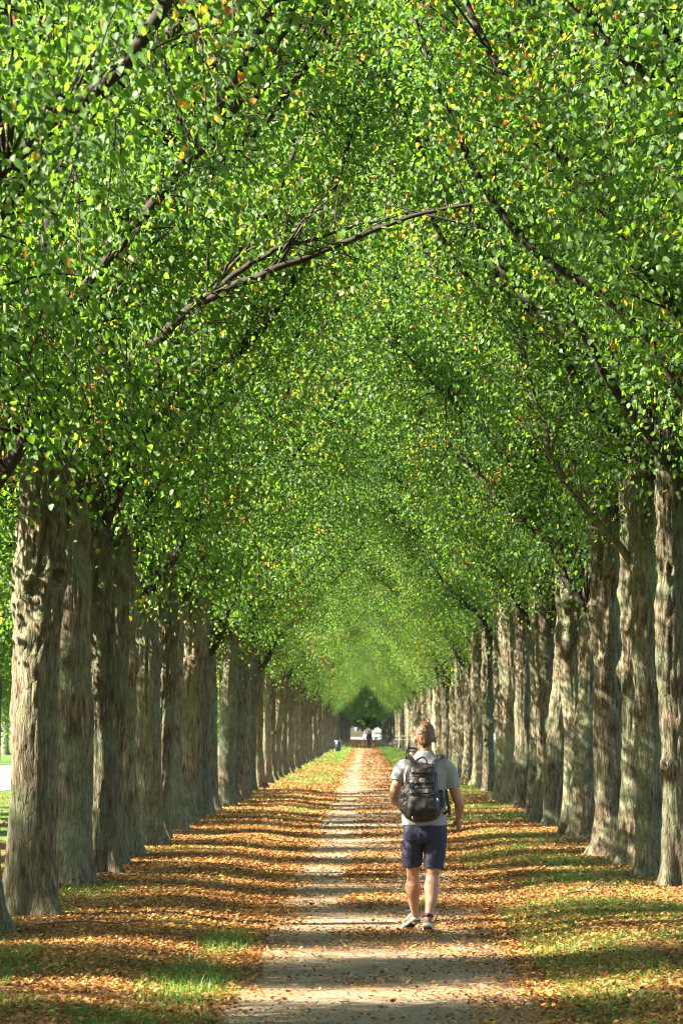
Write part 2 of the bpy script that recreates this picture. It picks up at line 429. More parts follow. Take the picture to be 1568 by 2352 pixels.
ntree = 0
def tree(x, y, side, label, group, var=None, tr=None, far=False, rz=None, sc=None, trot=None, tsc=1.0, dz=0.0):
    """side -1: left row (crown reaches +x), +1: right row"""
    global ntree
    v = (ntree % 4 if y < 58 else (ntree * 3) % NV) if var is None else var; t = (ntree * 5) % len(TRUNKS) if tr is None else tr
    ntree += 1
    jit = random.uniform(-.22, .22) if rz is None else rz
    e = empty('linden_tree', (x, y, float(gz(x, y)) - .02), (0 if side < 0 else math.pi) + jit)
    k = random.uniform(.95, 1.06) if sc is None else sc
    e.scale = (k, k, k)
    tag(e, label, 'tree', group)
    o = link('trunk', TRUNKS[t], e); o.rotation_euler = (0, 0, random.uniform(0, 6.28) if trot is None else trot)
    o.scale = (tsc, tsc, 1)
    if far: link('boughs', FARL[v], e)
    else:
        for me in VAR[v][0]: link('limb', me, e).location.z = dz
    link('crown', VAR[v][1], e).location.z = dz
    return e
# ------------------------------------------------------------------ the two rows of lindens
ROWG = 'lindens lining the avenue'
def hero_limb(e, pts, r0, r1=.012, sub=6, seed=0, leafy=90, m=None):
    """one measured bough: pts are (picture x, picture y, depth)"""
    g = np.random.default_rng(900 + seed)
    W = np.array([px(*p) for p in pts])
    M = np.array(e.matrix_basis.inverted())
    Lc = W @ M[:3, :3].T + M[:3, 3]
    if math.hypot(Lc[0][0], Lc[0][1]) < .8: Lc = np.vstack([[0, 0, Lc[0][2] - .35], Lc])
    mb = MB(); C = spline(Lc, 26); C[1:-1] += g.normal(0, .012, (len(C) - 2, 3)); C = spline(C, 60)
    t = np.linspace(0, 1, 60); mb.tube(C, r0 * (1 - t) ** .85 + r1, 9)
    Q = []; D = []
    for k in range(leafy):
        i = int(g.uniform(14, 59)); a = C[i]
        q = a + g.normal(0, 1, 3) * np.array([.45, .7, .45]) + np.array([0, 0, .25])
        mb.tube(spline([a, (a + q) / 2 + np.array([0, 0, .1]), q], 5), np.linspace(.008, .003, 5), 4, cap=False)
        Q.append(q); d = q - a; D.append(d / (np.linalg.norm(d) + 1e-6))
    for k in range(sub):
        i = int(g.uniform(15, 52)); a = C[i]; tdir = C[min(i + 5, 59)] - C[i]; tdir /= np.linalg.norm(tdir)
        q = a + tdir * g.uniform(.6, 1.3) + g.normal(0, .4, 3)
        add_bough(mb, [a, a + (q - a) * .5 + np.array([0, 0, .08]), q], .4 * r0 * (1 - i / 60) + .006, .004, 6, 6, g, .02)
    o = mb.build('limb', m or M_limb, e)
    if leafy:
        link('foliage', leaf_mesh('foliage', *leaf_batch(g, np.array(Q), np.array(D), 14), M_leaf), e)
    return o
LEFT = [(32.8, 2.90), (35.6, 2.72), (42.5, 2.88), (45.2, 2.76), (48.6, 2.87), (52.5, 2.88), (57.3, 2.86), (61.1, 2.9), (66.8, 3.02), (70.9, 2.94), (75.2, 2.96)]
RIGHT = [(42.2, 3.04), (45.5, 2.96), (49.1, 3.0), (52.1, 2.95), (60.5, 3.1), (63.0, 3.0), (68.8, 3.05), (72.6, 3.0), (77.3, 3.1), (85, 3.1), (90.3, 3.03), (96.3, 3.07), (108.5, 3.1), (114.6, 3.05), (120.7, 3.12), (129, 3.05), (136, 3.08)]
LL = ['linden cut by the left edge, only a dark strip of its trunk showing',
      'thick dark linden, first full trunk on the left, small black hole in its bark',
      'slim green grey linden just right of the thick dark one',
      'left row linden with a broad sunlit patch of pale flaking bark',
      'left row linden half hidden behind the one with pale flaking bark',
      'fifth full trunk from the left edge, brown linden with pale light down its left edge',
      'left row linden with coarse cracked black bark low on its trunk',
      'narrow linden just behind the one with cracked black bark on the left',
      'left row linden, eighth full trunk from the left edge of the photo',
      'left row linden, ninth full trunk from the left edge of the photo',
      'left row linden, tenth full trunk from the left edge of the photo']
RL = ['linden cut by the right edge, green grey trunk, knob near its foot',
      'big linden next to the right edge trunk, bark shaggy and cracked',
      'slim linden squeezed in left of the shaggy barked one on the right',
      'right row linden, fourth trunk from the right edge, upper stem shaded',
      'right row linden, fifth from the right edge, with a swollen burl at its foot',
      'right row linden, sixth from the right edge, with round knot hole',
      'right row linden, seventh from the right edge, with a crooked pale green trunk',
      'right row linden, eighth from the right edge, brightly sunlit on its path side',
      'right row linden, ninth from the right edge, a narrow green trunk',
      'right row linden, tenth from the right edge, flared wide at its foot',
      'right row linden, eleventh from the right edge, with hollowed peeling bark',
      'right row linden, twelfth from the right edge of the photo',
      'right row linden, thirteenth from the right edge of the photo',
      'right row linden, fourteenth from the right edge of the photo',
      'right row linden, fifteenth from the right edge of the photo',
      'right row linden, sixteenth from the right edge',
      'right row linden, seventeenth from the right edge, beside the man\'s head']
LT_, RT_ = {}, {}
for y in (8.5, 13.6, 18.3, 23.2, 28.0):
    LT_[y] = tree(-3.15 + random.uniform(-.1, .1), y, -1, 'linden standing outside the photo whose leaves hang into its top left', 'near lindens overhanging the top left', var=7 + len(LT_) % 3)
for y in (9, 14.1, 18.7, 23.5, 28.4, 33.0, 37.4):
    RT_[y] = tree(3.3 + random.uniform(-.05, .1), y, 1, 'linden standing outside the photo whose leaves hang into its top right', 'near lindens overhanging the top right', dz=.5)
ltr = [3, 0, 1, 2, 4, 5, 6, 7, 8, 9, 10]
for i, (D, off) in enumerate(LEFT):
    LT_[D] = tree(-(off + .25), D, -1, LL[i], ROWG, tr=ltr[i], rz=random.uniform(-.1, .1), var=(13 if i < 1 else None), dz=(.65 if i in (1, 2) else .1), tsc=(1.05 if i == 1 else 1.0))
for i, (D, off) in enumerate(RIGHT):
    RT_[D] = tree(off + .25, D, 1, RL[i], ROWG, tr=(i * 7 + 3) % 12, rz=random.uniform(-.1, .1), dz=(.85 if D < 58 else .35))
y = 75.2; n = 0
while y < 776:
    y += (random.uniform(4.3, 6.7) if n % 4 else random.uniform(2.6, 4.0)) * (1.6 if y > 430 else 1); n += 1
    if 180 < y < 191: continue
    D = y
    if y < 310: lab, gr = 'brown linden in the dense left row between tenth trunk and litter bin', 'lindens of the left row before the litter bin'
    elif y < 420: lab, gr = 'distant linden in the left row just past the litter bin', 'lindens of the left row past the litter bin'
    else: lab, gr = 'far blue grey linden trunk in the dark left end of the avenue', 'lindens of the dark far end, left side'
    tree(-3.2 + random.uniform(-.12, .12), y, -1, lab, gr, far=y > 190)
y = 136; n = 0
while y < 776:
    y += (random.uniform(4.3, 6.7) if n % 4 else random.uniform(2.6, 4.0)) * (1.6 if y > 430 else 1); n += 1
    if y < 260: lab, gr = 'sunlit linden trunk in the dense right row behind the head of the walking man', 'lindens of the right row behind the walking man'
    elif y < 420: lab, gr = 'distant pale linden in the right row between the bicycle and the far bench', 'lindens of the right row between bicycle and far bench'
    else: lab, gr = 'far blue grey linden trunk in the dark right end of the avenue', 'lindens of the dark far end, right side'
    tree(3.3 + random.uniform(-.12, .12), y, 1, lab, gr, far=y > 190)

# measured boughs
tl = lambda D: LT_[D]; tr_ = lambda D: RT_[D]
hero_limb(LT_[42.5], [(160, 1010, 42.5), (280, 850, 41), (385, 750, 40), (450, 695, 39.7), (560, 640, 39.5), (700, 592, 39.5), (830, 536, 39.5), (950, 488, 39.5), (1100, 465, 39.5), (1180, 470, 39.5)], .066, .005, 4, 1, 22)
hero_limb(LT_[42.5], [(440, 702, 39.7), (480, 670, 39.6), (620, 575, 39.5), (760, 533, 39.5), (950, 478, 39.6)], .038, .005, 2, 2, 12)
hero_limb(LT_[52.5], [(330, 1230, 52.5), (370, 1130, 52.2), (400, 1050, 52), (520, 870, 51.5), (640, 720, 51), (735, 640, 50)], .075, .012, 5, 3, 50)
hero_limb(LT_[32.8], [(30, 800, 32.6), (180, 268, 32), (290, 170, 32), (350, 80, 32), (400, 0, 32), (450, -90, 32)], .05, .014, 4, 4, 40)
hero_limb(LT_[61.1], [(520, 1200, 61), (610, 940, 60), (660, 840, 59), (730, 700, 58), (800, 600, 57)], .055, .012, 4, 5, 40)
hero_limb(LT_[35.6], [(110, 900, 35.5), (170, 700, 35), (200, 520, 34.6), (215, 350, 34), (330, 200, 33.5)], .07, .012, 4, 14, 40)
hero_limb(RT_[37.4], [(1650, 600, 37.4), (1568, 465, 36.5), (1490, 430, 36), (1400, 358, 35.7), (1340, 300, 35.5), (1260, 215, 35), (1160, 140, 35), (1060, 65, 35)], .058, .006, 6, 6, 14)
hero_limb(RT_[28.4], [(1660, 190, 28.3), (1568, 85, 28), (1490, 25, 28), (1400, -60, 28)], .06, .02, 3, 7, 24)
hero_limb(RT_[45.5], [(1445, 1285, 45.5), (1380, 1205, 45.3), (1275, 1065, 45), (1255, 980, 45), (1240, 930, 45), (1180, 740, 44.6), (1140, 620, 44.5)], .050, .006, 3, 8, 40, M_bark)
hero_limb(RT_[42.2], [(1600, 1160, 42.2), (1568, 1110, 42), (1480, 985, 41.6), (1400, 870, 41), (1330, 740, 40.8), (1270, 610, 40.5), (1200, 520, 40.2)], .068, .014, 5, 9, 40)
hero_limb(RT_[49.1], [(1420, 800, 49.1), (1460, 620, 49), (1400, 470, 48.8), (1350, 360, 48.5), (1330, 250, 48)], .05, .014, 4, 10, 30)
hero_limb(RT_[52.1], [(1385, 1000, 52.1), (1340, 820, 52), (1310, 660, 51.6), (1315, 480, 51.5), (1290, 330, 51)], .05, .014, 4, 11, 30)
hero_limb(RT_[63.0], [(1290, 1200, 63), (1180, 900, 62), (1130, 800, 61.5), (1090, 700, 61)], .05, .012, 4, 12, 30)
hero_limb(RT_[60.5], [(1320, 1100, 60.5), (1290, 900, 60), (1270, 760, 60), (1210, 560, 60)], .055, .012, 4, 13, 30)

def drape(e, pts, seed):
    """hanging leaf sprays measured off the photograph: (picture x, y, depth, spread px, twigs)"""
    g = np.random.default_rng(seed); M = np.array(e.matrix_basis.inverted()); mb = MB(); Q = []; D = []
    for x, y, d, sp, n in pts:
        for k in range(n):
            q = px(x + g.normal(0, sp), y + g.normal(0, sp * .8), d + g.normal(0, .5)); a = q + np.array([g.normal(0, .3) - .25 * np.sign(q[0]) * -1, g.normal(0, .4), g.uniform(.35, .8)])
            a, q = (v @ M[:3, :3].T + M[:3, 3] for v in (a, q))
            mb.tube(spline([a, (a + q) / 2 + np.array([0, 0, .12]), q], 5), np.linspace(.007, .003, 5), 4, cap=False)
            Q.append(q); dd = q - a; D.append(dd / (np.linalg.norm(dd) + 1e-6))
    P, T, Nn, s_, w_, tone = leaf_batch(g, np.array(Q), np.array(D), 28, (.17, .17, .15)); V, q4 = leaves(P, T, Nn, s_, w_); V0 = np.concatenate(mb.V)
    link('foliage', raw_mesh('foliage', np.concatenate([V, V0]), np.concatenate([q4.ravel(), np.array(mb.L) + len(V)]), np.concatenate([np.full(len(q4), 4), mb.Z]), [M_leaf, M_limb], False, {'tone': np.concatenate([np.repeat(tone, 2), np.zeros(len(mb.Z))])}, np.concatenate([np.zeros(len(q4)), np.ones(len(mb.Z))]).astype(int)), e)
drape(LT_[28.0], [(60, 860, 30, 60, 12), (150, 930, 30, 60, 12), (60, 980, 30, 50, 7), (250, 900, 31, 60, 12), (200, 1040, 31, 50, 6), (330, 960, 31, 60, 9), (120, 760, 30, 70, 10)], 71)
drape(LT_[35.6], [(300, 1060, 35, 50, 9), (210, 1120, 35, 40, 5), (400, 1060, 36, 50, 9), (370, 1170, 37, 40, 5), (120, 1080, 34.5, 40, 4), (470, 1000, 37, 60, 9)], 72)
drape(LT_[52.5], [(380, 1405, 50, 22, 4), (470, 1230, 50, 50, 10), (520, 1330, 52, 45, 9), (430, 1180, 48, 45, 8), (580, 1400, 54, 40, 8), (600, 1300, 54, 45, 8)], 73)
drape(RT_[42.2], [(1560, 980, 41, 50, 7), (1420, 1000, 42, 50, 6), (1545, 1400, 46, 14, 3), (1460, 880, 41, 50, 8)], 74)
drape(RT_[52.1], [(1360, 1130, 51, 45, 8), (1320, 1220, 52, 40, 7), (1240, 1290, 56, 45, 10), (1300, 1120, 52, 50, 9), (1200, 1360, 60, 40, 8), (1330, 1370, 54, 25, 3)], 75)
# trees on the far sides of the lawn, seen through the gaps, plus an added shading row
for k, y in enumerate((196, 213, 230, 247, 264, 281, 298, 315)):
    tree(-25.2, y, -1, 'sunlit linden beyond the pale road, glimpsed between the two leftmost trunks', 'lindens beyond the road on the left', far=True, sc=1.35)
LY = [7.6, 12.2, 16.8, 21.4, 26.7, 31.5, 36.6, 41.2, 45.4]  # narrow lindens added on the lawn so their shadows band the path
while LY[-1] < 108: LY.append(LY[-1] + random.choice((4.8, 5.6, 6.4, 7.2)))
for k, y in enumerate(LY):
    tree(-11.3, y, 1, 'linden added on the lawn left of the path to shade the ground in bands', 'lindens added on the lawn to shade the path', var=10 + k % 3, sc=.95 if y < 41 else .90, rz=random.uniform(-.04, .04))
for k, y in enumerate((105, 118, 131)):
    tree(10.5, y, 1, 'bright green linden glimpsed between the two trunks at the right edge', 'lindens beyond the right edge trunks', far=True, sc=1.15)

# ------------------------------------------------------------------ far end: added shading wood, road, houses, vehicles
g = np.random.default_rng(31)
def wood(name, n, xr, yr, zr, size, extra=()):
    P = np.stack([g.uniform(*xr, n), g.uniform(*yr, n), g.uniform(*zr, n) ** 1.0], -1)
    P[:, 2] += (fbm2(P[:, 0] * .12, P[:, 1] * .12, 2, 4) - .5) * 7
    P = P[P[:, 2] > .1]
    for m_, a_, b_, c_ in ((20000, (-9, 9), (425, 790), (8.2, 14)), (7000, (-4.5, 4.5), (435, 790), (4.7, 8.5)), (9000, (6, 15), (450, 790), (1.5, 13)), (8000, (-9, 9), (786, 799), (2.5, 12))):
        E = np.stack([g.uniform(*a_, m_), g.uniform(*b_, m_), g.uniform(*c_, m_)], -1)
        if b_[0] > 700: E[:, 2] += (fbm2(E[:, 0] * .5, E[:, 1] * 0, 3, 12) - .5) * 2.2
        P = np.concatenate([P, E])
    n = len(P)
    s = g.uniform(.6, 1, n) * size
    o = link(name, leaf_mesh(name, P, g.normal(0, 1, (n, 3)), g.normal(0, 1, (n, 3)), s, s, np.clip(g.normal(.4, .2, n), 0, .82), M_leaf))
    return tag(o, 'mass of leaves added to block sun and darken the far end of the avenue', 'woodland', kind='stuff')
for xx, yy, s_ in ((.2, 842, .68), (-5.5, 850, .72), (5.8, 856, .74)):
    tree(xx, yy, 1, 'small dark tree behind the orange truck at the end of the avenue', 'small trees behind the orange truck', far=True, sc=s_)
wood('far_shade_wood', 75000, (-24, -6.5), (408, 790), (2, 19), .9)  # leaf masses added to block the sun and darken the far end
# ------------------------------------------------------------------ litter and grass on the ground
g = np.random.default_rng(11)
def grassmask(x, y):
    n = fbm2(x * .75, y * .22, 4, 21)
    side = np.where(x > 0, .06, -.035)
    m = np.clip((n + side - .535) * 11, 0, 1) * (((x > 1.25) | (x < -1.0)))
    # measured clumps at the left edge of the path
    for cx_, cy_, rx, ry in ((-1.2, 27.0, .36, 2.6), (-1.12, 32.6, .26, 2.2), (-1.25, 23.2, .5, 1.5), (-2.2, 24.0, .6, .8), (-2.6, 27.5, .5, .7), (2.6, 32.5, .9, 1.3), (2.2, 27.5, .8, 1.1), (2.9, 29.2, .6, .9), (2.7, 36.5, .8, 1.6), (2.2, 42.0, .7, 1.8), (1.9, 52, .8, 3), (2.3, 62, .8, 4)):
        m = np.maximum(m, np.clip(1.3 - ((x - cx_) / rx) ** 2 - ((y - cy_) / ry) ** 2, 0, 1) * (1.0 if cx_ < 0 else .75) * (1.0 if cx_ > -1.4 and cx_ < 0 else np.clip(n * 4 - 1.0, .2, 1)))
    far = np.clip((y - 190) / 50, 0, 1) * (np.abs(x) > 1.3) * np.clip((fbm2(x * .8, y * .06, 3, 91) - .36) * 7, .12, 1)
    return np.maximum(m, far)
def littermask(x, y):
    w = (fbm2(x * 1.3, y * .5, 3, 41) - .5)
    d = np.full_like(x, .85)
    onpath = (x > PL) & (x < PR)
    strip_ = np.clip((x + .28 + w * .5) / .25, 0, 1)
    near = np.clip((y - 30) / 6, 0, 1)
    dp = (.07 + .48 * strip_) * near + (.17) * (1 - near)
    dp = dp * np.clip(.6 + 3.0 * w, .25, 1.6)
    d = np.where(onpath, dp, d)
    edge = np.exp(-((x + 1.05) / .38) ** 2) + np.exp(-((x - 1.35) / .5) ** 2)
    d = np.where(onpath, d + edge * .40, d + edge * .35)
    d = d * (1 - .62 * grassmask(x, y)) * np.clip(.75 + 1.6 * w, .3, 1.4)
    return d
def scatter(n, xr, yr, dens):
    x = g.uniform(*xr, n); y = g.uniform(*yr, n); k = g.random(n) < dens(x, y)
    return x[k], y[k]
LX = []; 
for yr, per, sc in (((19, 40), 2000, .74), ((40, 70), 1350, .78), ((70, 130), 360, 1.1), ((130, 250), 120, 1.6), ((250, 420), 48, 2.2), ((420, 790), 9, 4.0)):
    xr = (-4.4, 4.2)
    n = int(per * (xr[1] - xr[0]) * (yr[1] - yr[0]))
    x, y = scatter(n, xr, yr, lambda a, b: np.clip(littermask(a, b), 0, 1)); LX.append((x, y, np.full(len(x), sc)))
for X0, R0_ in [(-(o_ + .25), d_) for d_, o_ in LEFT] + [(o_ + .25, d_) for d_, o_ in RIGHT]:     # leaves drifted against the trunks
    n = 420; a_ = g.uniform(0, 6.283, n); r_ = .24 + np.abs(g.normal(0, .20, n)); LX.append((X0 + np.cos(a_) * r_, R0_ + np.sin(a_) * r_, np.full(n, .95)))
x, y = scatter(45000, (-1.5, 1.8), (19, 62), lambda a, b: np.clip(.25 + 1.2 * littermask(a, b), 0, 1)); LX.append((x, y, np.full(len(x), .36)))   # crumbs
n = 26000; x, y = scatter(n, (-9.5, -4.4), (38, 150), lambda a, b: .5 + 0 * a); LX.append((x, y, np.full(len(x), 1.2)))
x = np.concatenate([a[0] for a in LX]); y = np.concatenate([a[1] for a in LX]); sc = np.concatenate([a[2] for a in LX]); n = len(x)
ang = g.uniform(0, 6.283, n); tilt = g.normal(0, .28, n)
T = np.stack([np.cos(ang), np.sin(ang), np.abs(tilt) * 1.3], -1)
Nn = np.stack([g.normal(0, .38, n), g.normal(0, .38, n), np.ones(n)], -1)
size = g.uniform(.028, .062, n) * sc
br = g.random(n) < .5
width = np.where(br, size * g.uniform(.22, .4, n), size * g.uniform(.55, .9, n))
P = np.stack([x, y, gz(x, y) + .012 + g.random(n) * .016], -1)
tone = np.clip(g.normal(.46, .22, n) + (fbm2(x * 1.4, y * .6, 3, 77) - .5) * .75, 0, .93); r = g.random(n)
tone = np.where(r < .025, g.uniform(.93, .97, n), np.where(r > .992, 1.0, tone))
o = link('fallen_leaves', leaf_mesh('fallen_leaves', P, T, Nn, size, width, tone, M_litter))
tag(o, 'dry orange brown linden leaves strewn over the path and verges', 'fallen leaves', kind='stuff')

# grass blades
def blades(x, y, h, w, lean):
    n = len(x); a = g.uniform(0, 6.283, n); b = g.uniform(0, 6.283, n)
    z = gz(x, y); dx, dy = np.cos(a) * w, np.sin(a) * w; lx, ly = np.cos(b) * lean, np.sin(b) * lean
    V = np.empty((n, 5, 3))
    V[:, 0] = np.stack([x - dx, y - dy, z - .01], -1); V[:, 1] = np.stack([x + dx, y + dy, z - .01], -1)
    V[:, 2] = np.stack([x + lx * .35 + dx * .7, y + ly * .35 + dy * .7, z + h * .6], -1)
    V[:, 3] = np.stack([x + lx * .35 - dx * .7, y + ly * .35 - dy * .7, z + h * .6], -1)
    V[:, 4] = np.stack([x + lx, y + ly, z + h], -1)
    base = np.arange(n)[:, None] * 5
    L = np.concatenate([base + np.array([[0, 1, 2, 3]]), base + np.array([[3, 2, 4]])], 1).ravel()
    return V.reshape(-1, 3), L, np.tile([4, 3], n)
GX = []
for yr, per, hs, ws in (((19, 40), 750, .8, .0032), ((40, 75), 360, .85, .0045), ((75, 150), 130, 1.1, .008), ((150, 330), 50, 1.6, .016), ((330, 460), 20, 2.0, .03)):
    n = int(per * 8.6 * (yr[1] - yr[0]))
    x, y = scatter(n, (-4.4, 4.2), yr, lambda a, b: np.clip(grassmask(a, b) * .9 + .05 * ((a > 1.4) | (a < -1.2)), 0, 1))
    GX.append((x, y, np.full(len(x), hs), np.full(len(x), ws)))
x = np.concatenate([a[0] for a in GX]); y = np.concatenate([a[1] for a in GX]); hs = np.concatenate([a[2] for a in GX]); ws = np.concatenate([a[3] for a in GX]); n = len(x)
h = g.uniform(.03, .075, n) * hs
tall = np.exp(-((x + 1.15) / .35) ** 2 - ((y - 29) / 5) ** 4); h = h * (1 + 1.3 * tall * g.random(n))
V, L, Zs = blades(x, y, h, ws * g.uniform(.7, 1.2, n), h * g.uniform(.2, .9, n))
tn = np.where(g.random(n) < .09, g.uniform(.9, 1, n), np.clip(g.normal(.4, .22, n), 0, .82))
o = link('grass', raw_mesh('grass', V, L, Zs, [M_grass], False, {'tone': np.repeat(tn, 2)}))
tag(o, 'green grass growing in patches on the verges beside the path', 'grass', kind='stuff')

# fallen twigs
M_twig = simple_mat('twig', (.07, .055, .04), .8)
TW = [((-2.6, 45.0), .9, 'pale dry twig lying at the foot of the left row trunks'), ((-1.25, 42.5), .5, 'short dark twig on the leaf litter left of the path'),
      ((-2.3, 33.6), 1.0, 'long dark twig lying beside the foot of the thick dark trunk'), ((2.2, 39.5), .5, 'dark twig on the right verge grass')]
for (x0, y0), L_, lab in TW:
    e = tag(empty('fallen_twig', (x0, y0, float(gz(x0, y0)) + .03), random.uniform(-.4, .4)), lab, 'twig')
    mb = MB(); P = [(-L_ / 2, 0, 0), (-L_ * .1, .06, .03), (L_ * .25, -.03, .02), (L_ / 2, .05, .06)]
    C = spline(P, 14); mb.tube(C, np.linspace(.009, .003, 14), 6)
    mb.tube(spline([C[5], C[5] + [.12, .1, .09], C[5] + [.25, .13, .10]], 5), np.linspace(.006, .003, 5), 5)
    mb.tube(spline([C[8], C[8] + [.05, -.08, .07], C[8] + [.16, -.12, .15]], 5), np.linspace(.005, .002, 5), 5)
    mb.build('twig', M_twig, e)

# ------------------------------------------------------------------ furniture along the path
M_iron = simple_mat('cast_iron', (.010, .011, .012), .6, 0)
M_wood = simple_mat('grey_bench_wood', (.09, .085, .08), .75, nscale=20)
M_dwood = simple_mat('dark_bench_wood', (.010, .011, .012), .6)
M_bin = simple_mat('dark_bin_metal', (.03, .038, .045), .35, .5)
M_galv = simple_mat('blue_grey_bin_metal', (.16, .20, .23), .5, .3)
M_rim = simple_mat('worn_rim_metal', (.34, .31, .26), .5, .4)
M_rubber = simple_mat('black_rubber', (.012, .012, .012), .7)
M_red = simple_mat('dark_red_paint', (.16, .03, .022), .35)
M_steel = simple_mat('spoke_steel', (.45, .45, .45), .3, 1)
M_rail = simple_mat('weathered_rail', (.17, .155, .125), .8)
def bench(x, y, rz, label, wood, group=None):
    e = tag(empty('park_bench', (x, y, float(gz(x, y))), rz), label, 'bench', group)
    for s in (-1, 1):
        mb = MB(); X = s * .82
        mb.tube(spline([(X, -.28, 0), (X, -.22, .2), (X, -.25, .43)], 8), .032, 8)
        mb.tube(spline([(X, .30, 0), (X, .18, .2), (X, .20, .43), (X, .28, .70), (X, .36, .92)], 14), .032, 8)
        mb.tube(spline([(X, -.25, .43), (X, 0, .40), (X, .2, .43)], 8), .022, 8)
        mb.tube(spline([(X, .27, .66), (X, 0, .66), (X, -.22, .65), (X, -.29, .58), (X, -.25, .43)], 14), .020, 8)
        mb.build('end_frame', M_iron, e)
    mb = MB()
    for k in range(5): mb.box((0, -.25 + k * .105, .455), (1.8, .085, .032))
    mb.box((0, -.04, .40), (1.66, .46, .07)); mb.build('seat', wood, e, False)
    mb = MB()
    for k in range(4):
        t = k / 3; mb.box((0, .215 + .125 * t, .54 + .36 * t), (1.8, .03, .075), Matrix.Rotation(-.33, 3, 'X'))
    mb.build('backrest', wood, e, False)
    return e
bench(3.35, 236, R(-14), 'grey slatted bench behind the parked bicycle, partly hidden by the head of the man', M_wood).scale = (1.13, 1.13, 1.13)
bench(2.6, 388, R(-72), 'small black bench on the grass at the far right of the path', M_dwood)
bench(-2.85, 322, R(90), 'dark bench just left of and behind the round litter bin', M_dwood)
bench(-2.2, 402, R(90), 'dark bench at the left edge of the path where the shade begins', M_dwood)
bench(2.35, 470, R(-90), 'dark bench in the shade on the right, left of the blue grey bin', M_dwood)
def litter_bin(x, y, label, h, r, mbody, mrim):
    e = tag(empty('litter_bin', (x, y, float(gz(x, y)))), label, 'litter bin')
    mb = MB(); mb.lathe([(r * .80, .04), (r * .84, .08), (r * .92, h * .5), (r * .97, h - .13), (r * .93, h - .12), (r * .9, h * .5), (r * .7, .1)], k=24); mb.build('body', mbody, e)
    mb = MB(); mb.lathe([(r * 1.02, h - .06), (r * 1.13, h - .05), (r * 1.13, h), (r * .9, h), (r * .9, h - .06)], k=24, cap=False); mb.build('rim', mrim, e)
    mb = MB()
    for k in range(4):
        a = k * math.pi / 2 + .4; c, s = math.cos(a) * r, math.sin(a) * r
        mb.box((c * .97, s * .97, h - .10), (.03, .03, .12))
    mb.build('rim_bracket', mbody, e, False)
    mb = MB()
    for k in range(3):
        a = k * 2.094 + .6; mb.tube([(math.cos(a) * r * .6, math.sin(a) * r * .6, -.03), (math.cos(a) * r * .6, math.sin(a) * r * .6, .07)], .025, 8)
    mb.build('foot', mbody, e)
    return e
litter_bin(-2.22, 322, 'round dark litter bin with a pale rim on the left grass verge', .90, .26, M_bin, M_rim)
litter_bin(1.95, 455, 'blue grey litter bin standing at the right edge of the shade', .80, .20, M_galv, M_bin)

def bicycle(x, y, rz, label):
    e = tag(empty('bicycle', (x, y, float(gz(x, y))), rz), label, 'bicycle')
    for wx in (-.53, .53):
        w = empty('wheel', (wx, 0, .35)); w.parent = e
        mb = MB(); a = np.linspace(0, 2 * math.pi, 37); mb.tube(np.stack([np.cos(a) * .33, 0 * a, np.sin(a) * .33], -1), .022, 8, False); mb.build('tyre', M_rubber, w)
        mb = MB(); mb.tube(np.stack([np.cos(a) * .305, 0 * a, np.sin(a) * .305], -1), .010, 6, False); mb.build('rim', M_steel, w)
        mb = MB()
        for k in range(18):
            b = k * math.pi / 9; mb.tube([(0, (-1) ** k * .03, 0), (.3 * math.cos(b), 0, .3 * math.sin(b))], .0018, 4, False)
        mb.tube([(0, -.05, 0), (0, .05, 0)], .02, 10); mb.build('spokes', M_steel, w)
        mb = MB(); b = np.linspace(.15, 2.9, 16); mb.tube(np.stack([np.cos(b) * .37, 0 * b, np.sin(b) * .37], -1), .03, 6, flat=.25); mb.build('mudguard', M_rubber, w)
    fr = MB()
    for a_, b_, r_ in (((-.53, 0, .35), (-.08, 0, .30), .012), ((-.53, 0, .35), (-.2, 0, .78), .011), ((-.08, 0, .30), (-.22, 0, .84), .016), ((-.08, 0, .30), (.36, 0, .72), .018),
                       ((-.2, 0, .78), (.34, 0, .80), .016), ((.36, 0, .70), (.33, 0, .86), .018), ((.36, 0, .72), (.53, 0, .35), .014)):
        fr.tube([a_, b_], r_, 8)
    fr.build('frame', M_red, e)
    mb = MB(); mb.rings([np.array([[xx, yy * w_, zz] for xx, yy, zz in ((x0, -1, 0.), (x0, -.5, .025), (x0, .5, .025), (x0, 1, 0), (x0, .5, -.03), (x0, -.5, -.03))]) + [0, 0, .90] for x0, w_ in ((-.36, .07), (-.28, .085), (-.18, .05), (-.06, .018))]); mb.build('saddle', M_rubber, e)
    mb = MB(); mb.tube(spline([(.25, -.29, .98), (.34, -.2, 1.02), (.36, 0, .98), (.34, .2, 1.02), (.25, .29, .98)], 16), .012, 8); mb.tube([(.34, 0, .85), (.36, 0, .99)], .014, 8); mb.build('handlebar', M_iron, e)
    mb = MB(); mb.lathe([(.09, -.004), (.09, .004)], k=20); o = mb.build('chainring', M_steel, e); o.location = (-.08, -.05, .30); o.rotation_euler = (R(90), 0, 0)
    mb = MB(); mb.tube([(-.08, -.06, .30), (-.02, -.08, .14)], .009, 6); mb.tube([(-.08, .06, .30), (-.14, .08, .46)], .009, 6); mb.box((-.02, -.12, .14), (.09, .08, .02)); mb.box((-.14, .12, .46), (.09, .08, .02)); mb.build('pedals', M_iron, e)
    return e
bicycle(3.16, 228, R(3), 'dark red bicycle parked on the right verge, black wheel beside the man\'s neck')
e = tag(empty('rail_fence', (0, 0, 0)), 'pale two rail fence behind the bicycle and slatted bench on the right', 'fence')
for z0 in (1.22, 1.44):
    mb = MB(); mb.tube([(1.95, 262, z0 - .02), (4.6, 256, z0)], .028, 8); mb.build('rail', M_rail, e)
for t in (.5, .98):
    xx = 1.95 + 2.65 * t; yy = 262 - 6 * t; mb = MB(); mb.box((xx, yy + .07, .74), (.09, .09, 1.5)); mb.build('post', M_rail, e, False)

